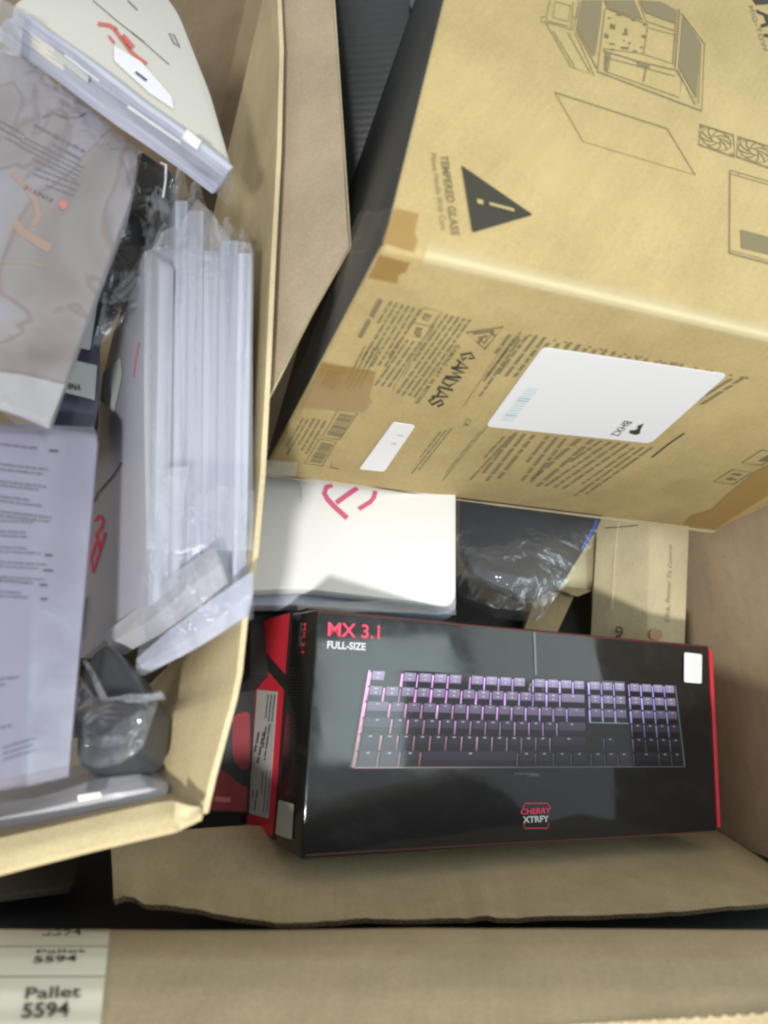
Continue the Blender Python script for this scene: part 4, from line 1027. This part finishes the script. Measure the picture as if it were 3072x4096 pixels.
words('upside_down_print', [(*zm((1060, 985), (330, 590), (1000, 1075)), 2, .45), (*zm((1055, 1180), (250, 770), (960, 1340)), 4, .42), (*zm((1000, 1400), (420, 1180), (920, 1530)), 3, .4), (*zm((300, 760), (-60, 560), (250, 900)), 3, .4)], PM, MT['textgrey'], MP, seed=31)
text('lettering', 'FINTIE', PM, *zm((672, 1560), (318, 1385), (648, 1608)), MT['ink'], MP, bold=.012, space=1.25)
sheet('red_mark', roundpoly(zm((735, 1590), (830, 1575), (860, 1680), (770, 1700)), 14), PM, MT['redink_soft'], MP, lift=.0012)
MT['copper'] = plain('copper_print', (.30, .185, .115), .35, coat=.8, crough=.2)
for q in [(24, zm((150, 1240), (330, 1400), (450, 1600), (490, 1780), (420, 1900))), (34, zm((180, 1850), (280, 1980), (520, 2130), (640, 2200))), (7, [(0, 1046), (60, 1052), (110, 1050), (170, 1062)])]:
    strokes('copper_vein', [q], PM, 20, MT['copper'], MP, lift=.0005)
strokes('dark_vein', [(8, [(170, 470), (210, 450), (260, 470), (310, 470), (345, 450)])], PM, 8, MT['textgrey'], MP, lift=.0005)
a = [[PM.hit(x, y, .004) for x, y in r] for r in (((-60, 190), (60, 205), (340, 410), (566, 606)), ((-60, 700), (120, 700), (330, 740), (500, 900)), ((-60, 1300), (90, 1300), (200, 1320), (330, 1360)), ((-60, 1640), (60, 1650), (140, 1690), (205, 1700)), ((-60, 1580), (60, 1700), (150, 1720), (190, 1712)))]
patch('clear_bag', a, MT['film'], MP, sub=16, amp=.0035, fscale=24, seed=33, ridge=True, grain=((PM.hit(200, 1600) - PM.hit(520, 700)).normalized(), .3))

qpatch('bag_end', [(-60, 1480), (260, 1530), (200, 1712), (-60, 1620)], PM, MT['film_soft'], MP, sub=16, amp=.004, fs=26, lift=.006, seed=35)
# --- lilac text pack
PL = PP((50, 1760, .50), (370, 1760, .515), (60, 3050, .43))
LP = thing('lilac_pack', PL.hit(150, 3050), 'lilac wrapped pack with rows of dark printed text, near the carton front', 'bagged pack')
class Bulge:
    """rounded front of a soft pack"""
    def edge(s, y): return 390 - (y - 1760) * .087
    def hit(s, x, y, lift=0.0):
        u = max(0, min(1.02, (x + 260) / (s.edge(y) + 260)))
        return PL.hit(x, y, lift + .020 * math.sin(math.pi * (.12 + .82 * u)) + .0015 * math.sin(x * .021 + y * .002) - .012)
BU = Bulge()
rl = []
for j, y in enumerate((1700, 1735, 1770, 1850, 2000, 2200, 2400, 2600, 2800, 2950, 3060, 3100)):
    e = BU.edge(y) - (30 if j == 0 else 10 if j == 1 else 0); row_ = []
    for k in range(15):
        x = -260 + (e + 260) * k / 14; yy = y + (38 * (k / 14 - .75) if j < 3 else 0) + ((x - 276) * -.21 if j > 9 else 0)
        row_.append(BU.hit(x, yy, -.010 if j in (0, 11) else 0))
    row_.append(PL.hit(e + 6, y, -.022)); rl.append(row_)
patch('pack', rl, MT['lilac'], LP, sub=2, amp=.0006, fscale=10, seed=44, thick=.008)
zp = Z(1.508, 0, 1000)
bk_ = []
for i, (y, x1) in enumerate(((1225, 415), (1345, 405), (1375, 400), (1448, 395), (1472, 392), (1540, 388), (1566, 385), (1630, 382), (1655, 378), (2050 - 8, 375))):
    bk_.append((*zp((-20, y - 50), (x1, y), (-20, y - 50)), 1, .6, 10))
for y, x1 in ((150, 380), (240, 370), (215, 372), (335, 365), (310, 366), (425, 360), (400, 362), (515, 350), (490, 352), (605, 345), (580, 347)):
    bk_.append((*zl((-20, y - 22), (x1, y), (-20, y - 22)), 1, .6, 9))
bk_.append((*zl((-20, 1090), (215, 1060), (-20, 1090)), 1, .6, 9)); bk_.append((*zl((-20, 1125), (60, 1115), (-20, 1125)), 1, .6, 8)); bk_.append((*zl((0, 1380), (150, 1350), (0, 1380)), 1, .6, 8))
for k in range(3): bk_.append((*zl((20, 1500 + 36 * k), (280, 1420 + 36 * k), (20, 1500)), 1, .6, 8))
words('printed_text', bk_, BU, MT['textgrey'], LP, seed=41)
words('printed_text', [(*zp((295, 1217), (415, 1228), (295, 1217)), 1, .6, 15), (*zl((270, 340), (365, 345), (270, 340)), 1, .6, 13), (*zl((260, 430), (360, 436), (260, 430)), 1, .6, 13), (*zl((240, 520), (355, 522), (240, 520)), 1, .6, 13), (*zl((245, 605), (350, 608), (245, 605)), 1, .6, 13)], BU, MT['ink'], LP, seed=42)
a = [[BU.hit(x, y, .005) for x, y in r] for r in (((-60, 1680), (150, 1700), (395, 1745)), ((-60, 2200), (140, 2220), (345, 2260)), ((-60, 2700), (130, 2720), (305, 2740)), ((-60, 3150), (120, 3140), (280, 3100)))]
patch('clear_bag', a, MT['film_smooth'], LP, sub=14, amp=.004, fscale=9, seed=43, ridge=False)

# --- dark pieces in the middle
PDk = PP((480, 700, .63), (400, 1200, .60), (650, 800, .64))
DB = thing('cable_bag', PDk.hit(480, 1150), 'dark cable pouch in clear film between the marble pack and white packs', 'bagged pack')
prism('pouch', roundpoly([(560, 600), (700, 700), (690, 900), (560, 1100), (420, 1300), (370, 1500), (360, 1300), (470, 800)], 30), PDk, .02, MT['darkpouch'], DB, bev=.006, seg=3)
tube('cable', coil(505, 985, 95, 235, .45, 4, PDk, .008, .004, 3), .0021, MT['cable'], DB)
loops = [[(430 + 6 * k + 190 * math.sin(t * .35), 740 + 14 * k + 260 * (1 - math.cos(t * .35)) * .8 - 10 * k) for t in range(0, 5)] for k in range(6)]
strokes('film_ridge', [(5, l) for l in loops], PDk, 5, MT['film_soft'], DB, lift=.004)
qpatch('clear_bag', [(480, 610), (720, 720), (600, 1180), (380, 1420)], PDk, MT['film'], DB, sub=22, amp=.01, fs=20, lift=.012, seed=51)
strokes('film_ridge', [(9, [(640, 650), (664, 660), (662, 720), (652, 790)])], PDk, 9, MT['white'], DB, lift=.012)
PNv = PP((300, 1500, .575), (390, 1520, .58), (250, 1700, .56))
NV = thing('navy_carton', PNv.hit(280, 1700), 'navy box with a white origin card wedged between marble and lilac packs', 'carton')
prism('box_body', [(240, 1240), (400, 1180), (400, 1600), (372, 1760), (160, 1720)], PNv, .05, MT['navy_card'], NV, bev=.002)
sheet('white_card', [(384, 1180), (395, 1180), (360, 1400), (285, 1385), (330, 1240), (350, 1170)], PNv, MT['card_white'], NV, lift=.001)
sheet('origin_card', [(270, 1435), (388, 1462), (378, 1600), (240, 1565)], PNv, MT['card_white'], NV, lift=.001)
text('lettering', 'CHINA', PNv, *zp((360, 832), (488, 848), (364, 795)), MT['ink'], NV, lift=.0014, bold=.02)

PDp = PP((430, 2700, .505), (560, 2720, .495), (430, 2950, .475))
DP = thing('dark_pouch', PDp.hit(430, 2980), 'dark grey pouch bunched up in a crinkled clear bag near the carton corner', 'bagged pack')
prism('pouch', roundpoly([(410, 2560), (330, 2650), (300, 2760), (290, 3080), (560, 3020), (590, 2800), (560, 2740), (470, 2600)], 90, 6), PDp, .034, MT['darkpouch'], DP, bev=.013, seg=5)
tube('cable', coil(440, 2895, 120, 70, -.2, 4, PDp, .008, .004, 5), .002, MT['cable'], DP)
a = [[PDp.hit(x, y, l) for x, y, l in r] for r in (((320, 2700, .002), (400, 2790, .004), (500, 2780, .004), (640, 2760, 0)), ((300, 2800, .006), (400, 2860, .014), (520, 2850, .014), (630, 2800, .004)), ((285, 2920, .006), (380, 2950, .018), (500, 2950, .018), (600, 2900, .004)), ((280, 3060, .0), (380, 3070, .01), (480, 3060, .01), (580, 2990, 0)))]
patch('clear_bag', a, MT['film_bag'], DP, sub=16, amp=.008, fscale=30, seed=61, ridge=True)
qpatch('bag_rim', [(325, 2640), (345, 2640), (440, 2800), (420, 2830)], PDp, MT['film_soft'], DP, sub=10, amp=.003, fs=40, lift=.006, seed=62)
qpatch('bag_rim', [(420, 2790), (640, 2760), (650, 2800), (430, 2830)], PDp, MT['film_soft'], DP, sub=12, amp=.005, fs=50, lift=.008, seed=63)

PFl = PP((100, 3220, .465), (560, 3100, .485), (300, 3300, .452))
FL = thing('flat_pack', PFl.hit(300, 3260), 'flat grey wrapped pack lying along the front rim of the open carton', 'bagged pack')
a = [[pt(*q) for q in r] for r in (((-150, 3190, .50), (150, 3130, .50), (350, 3050, .505), (520, 3030, .51), (640, 3080, .505)), ((-150, 3240, .48), (150, 3190, .475), (380, 3120, .475), (560, 3095, .48), (676, 3130, .485)), ((-150, 3310, .46), (150, 3240, .462), (380, 3190, .464), (600, 3150, .468), (672, 3160, .475)), ((-150, 3360, .462), (150, 3300, .463), (380, 3245, .465), (600, 3200, .468), (660, 3185, .474)), ((-150, 3440, .475), (150, 3370, .475), (380, 3310, .475), (600, 3240, .475), (650, 3210, .478)))]
patch('wrapped_body', a, MT['pack_grey'], FL, sub=10, amp=.002, fscale=22, seed=71)
polys('sticker', [zt_ for zt_ in (Z(1.508, 0, 3000)((468, 275), (605, 255), (612, 285), (475, 312)),)], PP((310, 3180, .4615), (405, 3170, .4625), (310, 3205, .4605)), MT['label_cream'], FL, lift=.003)

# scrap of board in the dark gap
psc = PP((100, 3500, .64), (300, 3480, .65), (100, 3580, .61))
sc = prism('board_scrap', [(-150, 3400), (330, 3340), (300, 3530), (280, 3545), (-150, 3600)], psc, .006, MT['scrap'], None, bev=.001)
tag(sc, 'cardboard scrap, shade painted into its colour, in the gap below the open carton', 'cardboard scrap')

# light panels added to lay pale reflections on the keyboard carton front
nK = wdir(-Kw)
panel('reflection_panel', (700, 2050, 1620, 3190), nK, PKf, 1.7, 4.6, (.80, .98, 1.0))
panel('reflection_panel', (1700, 1900, 3300, 2740), nK, PKf, 1.7, 1.9, (.88, 1.0, 1.0))
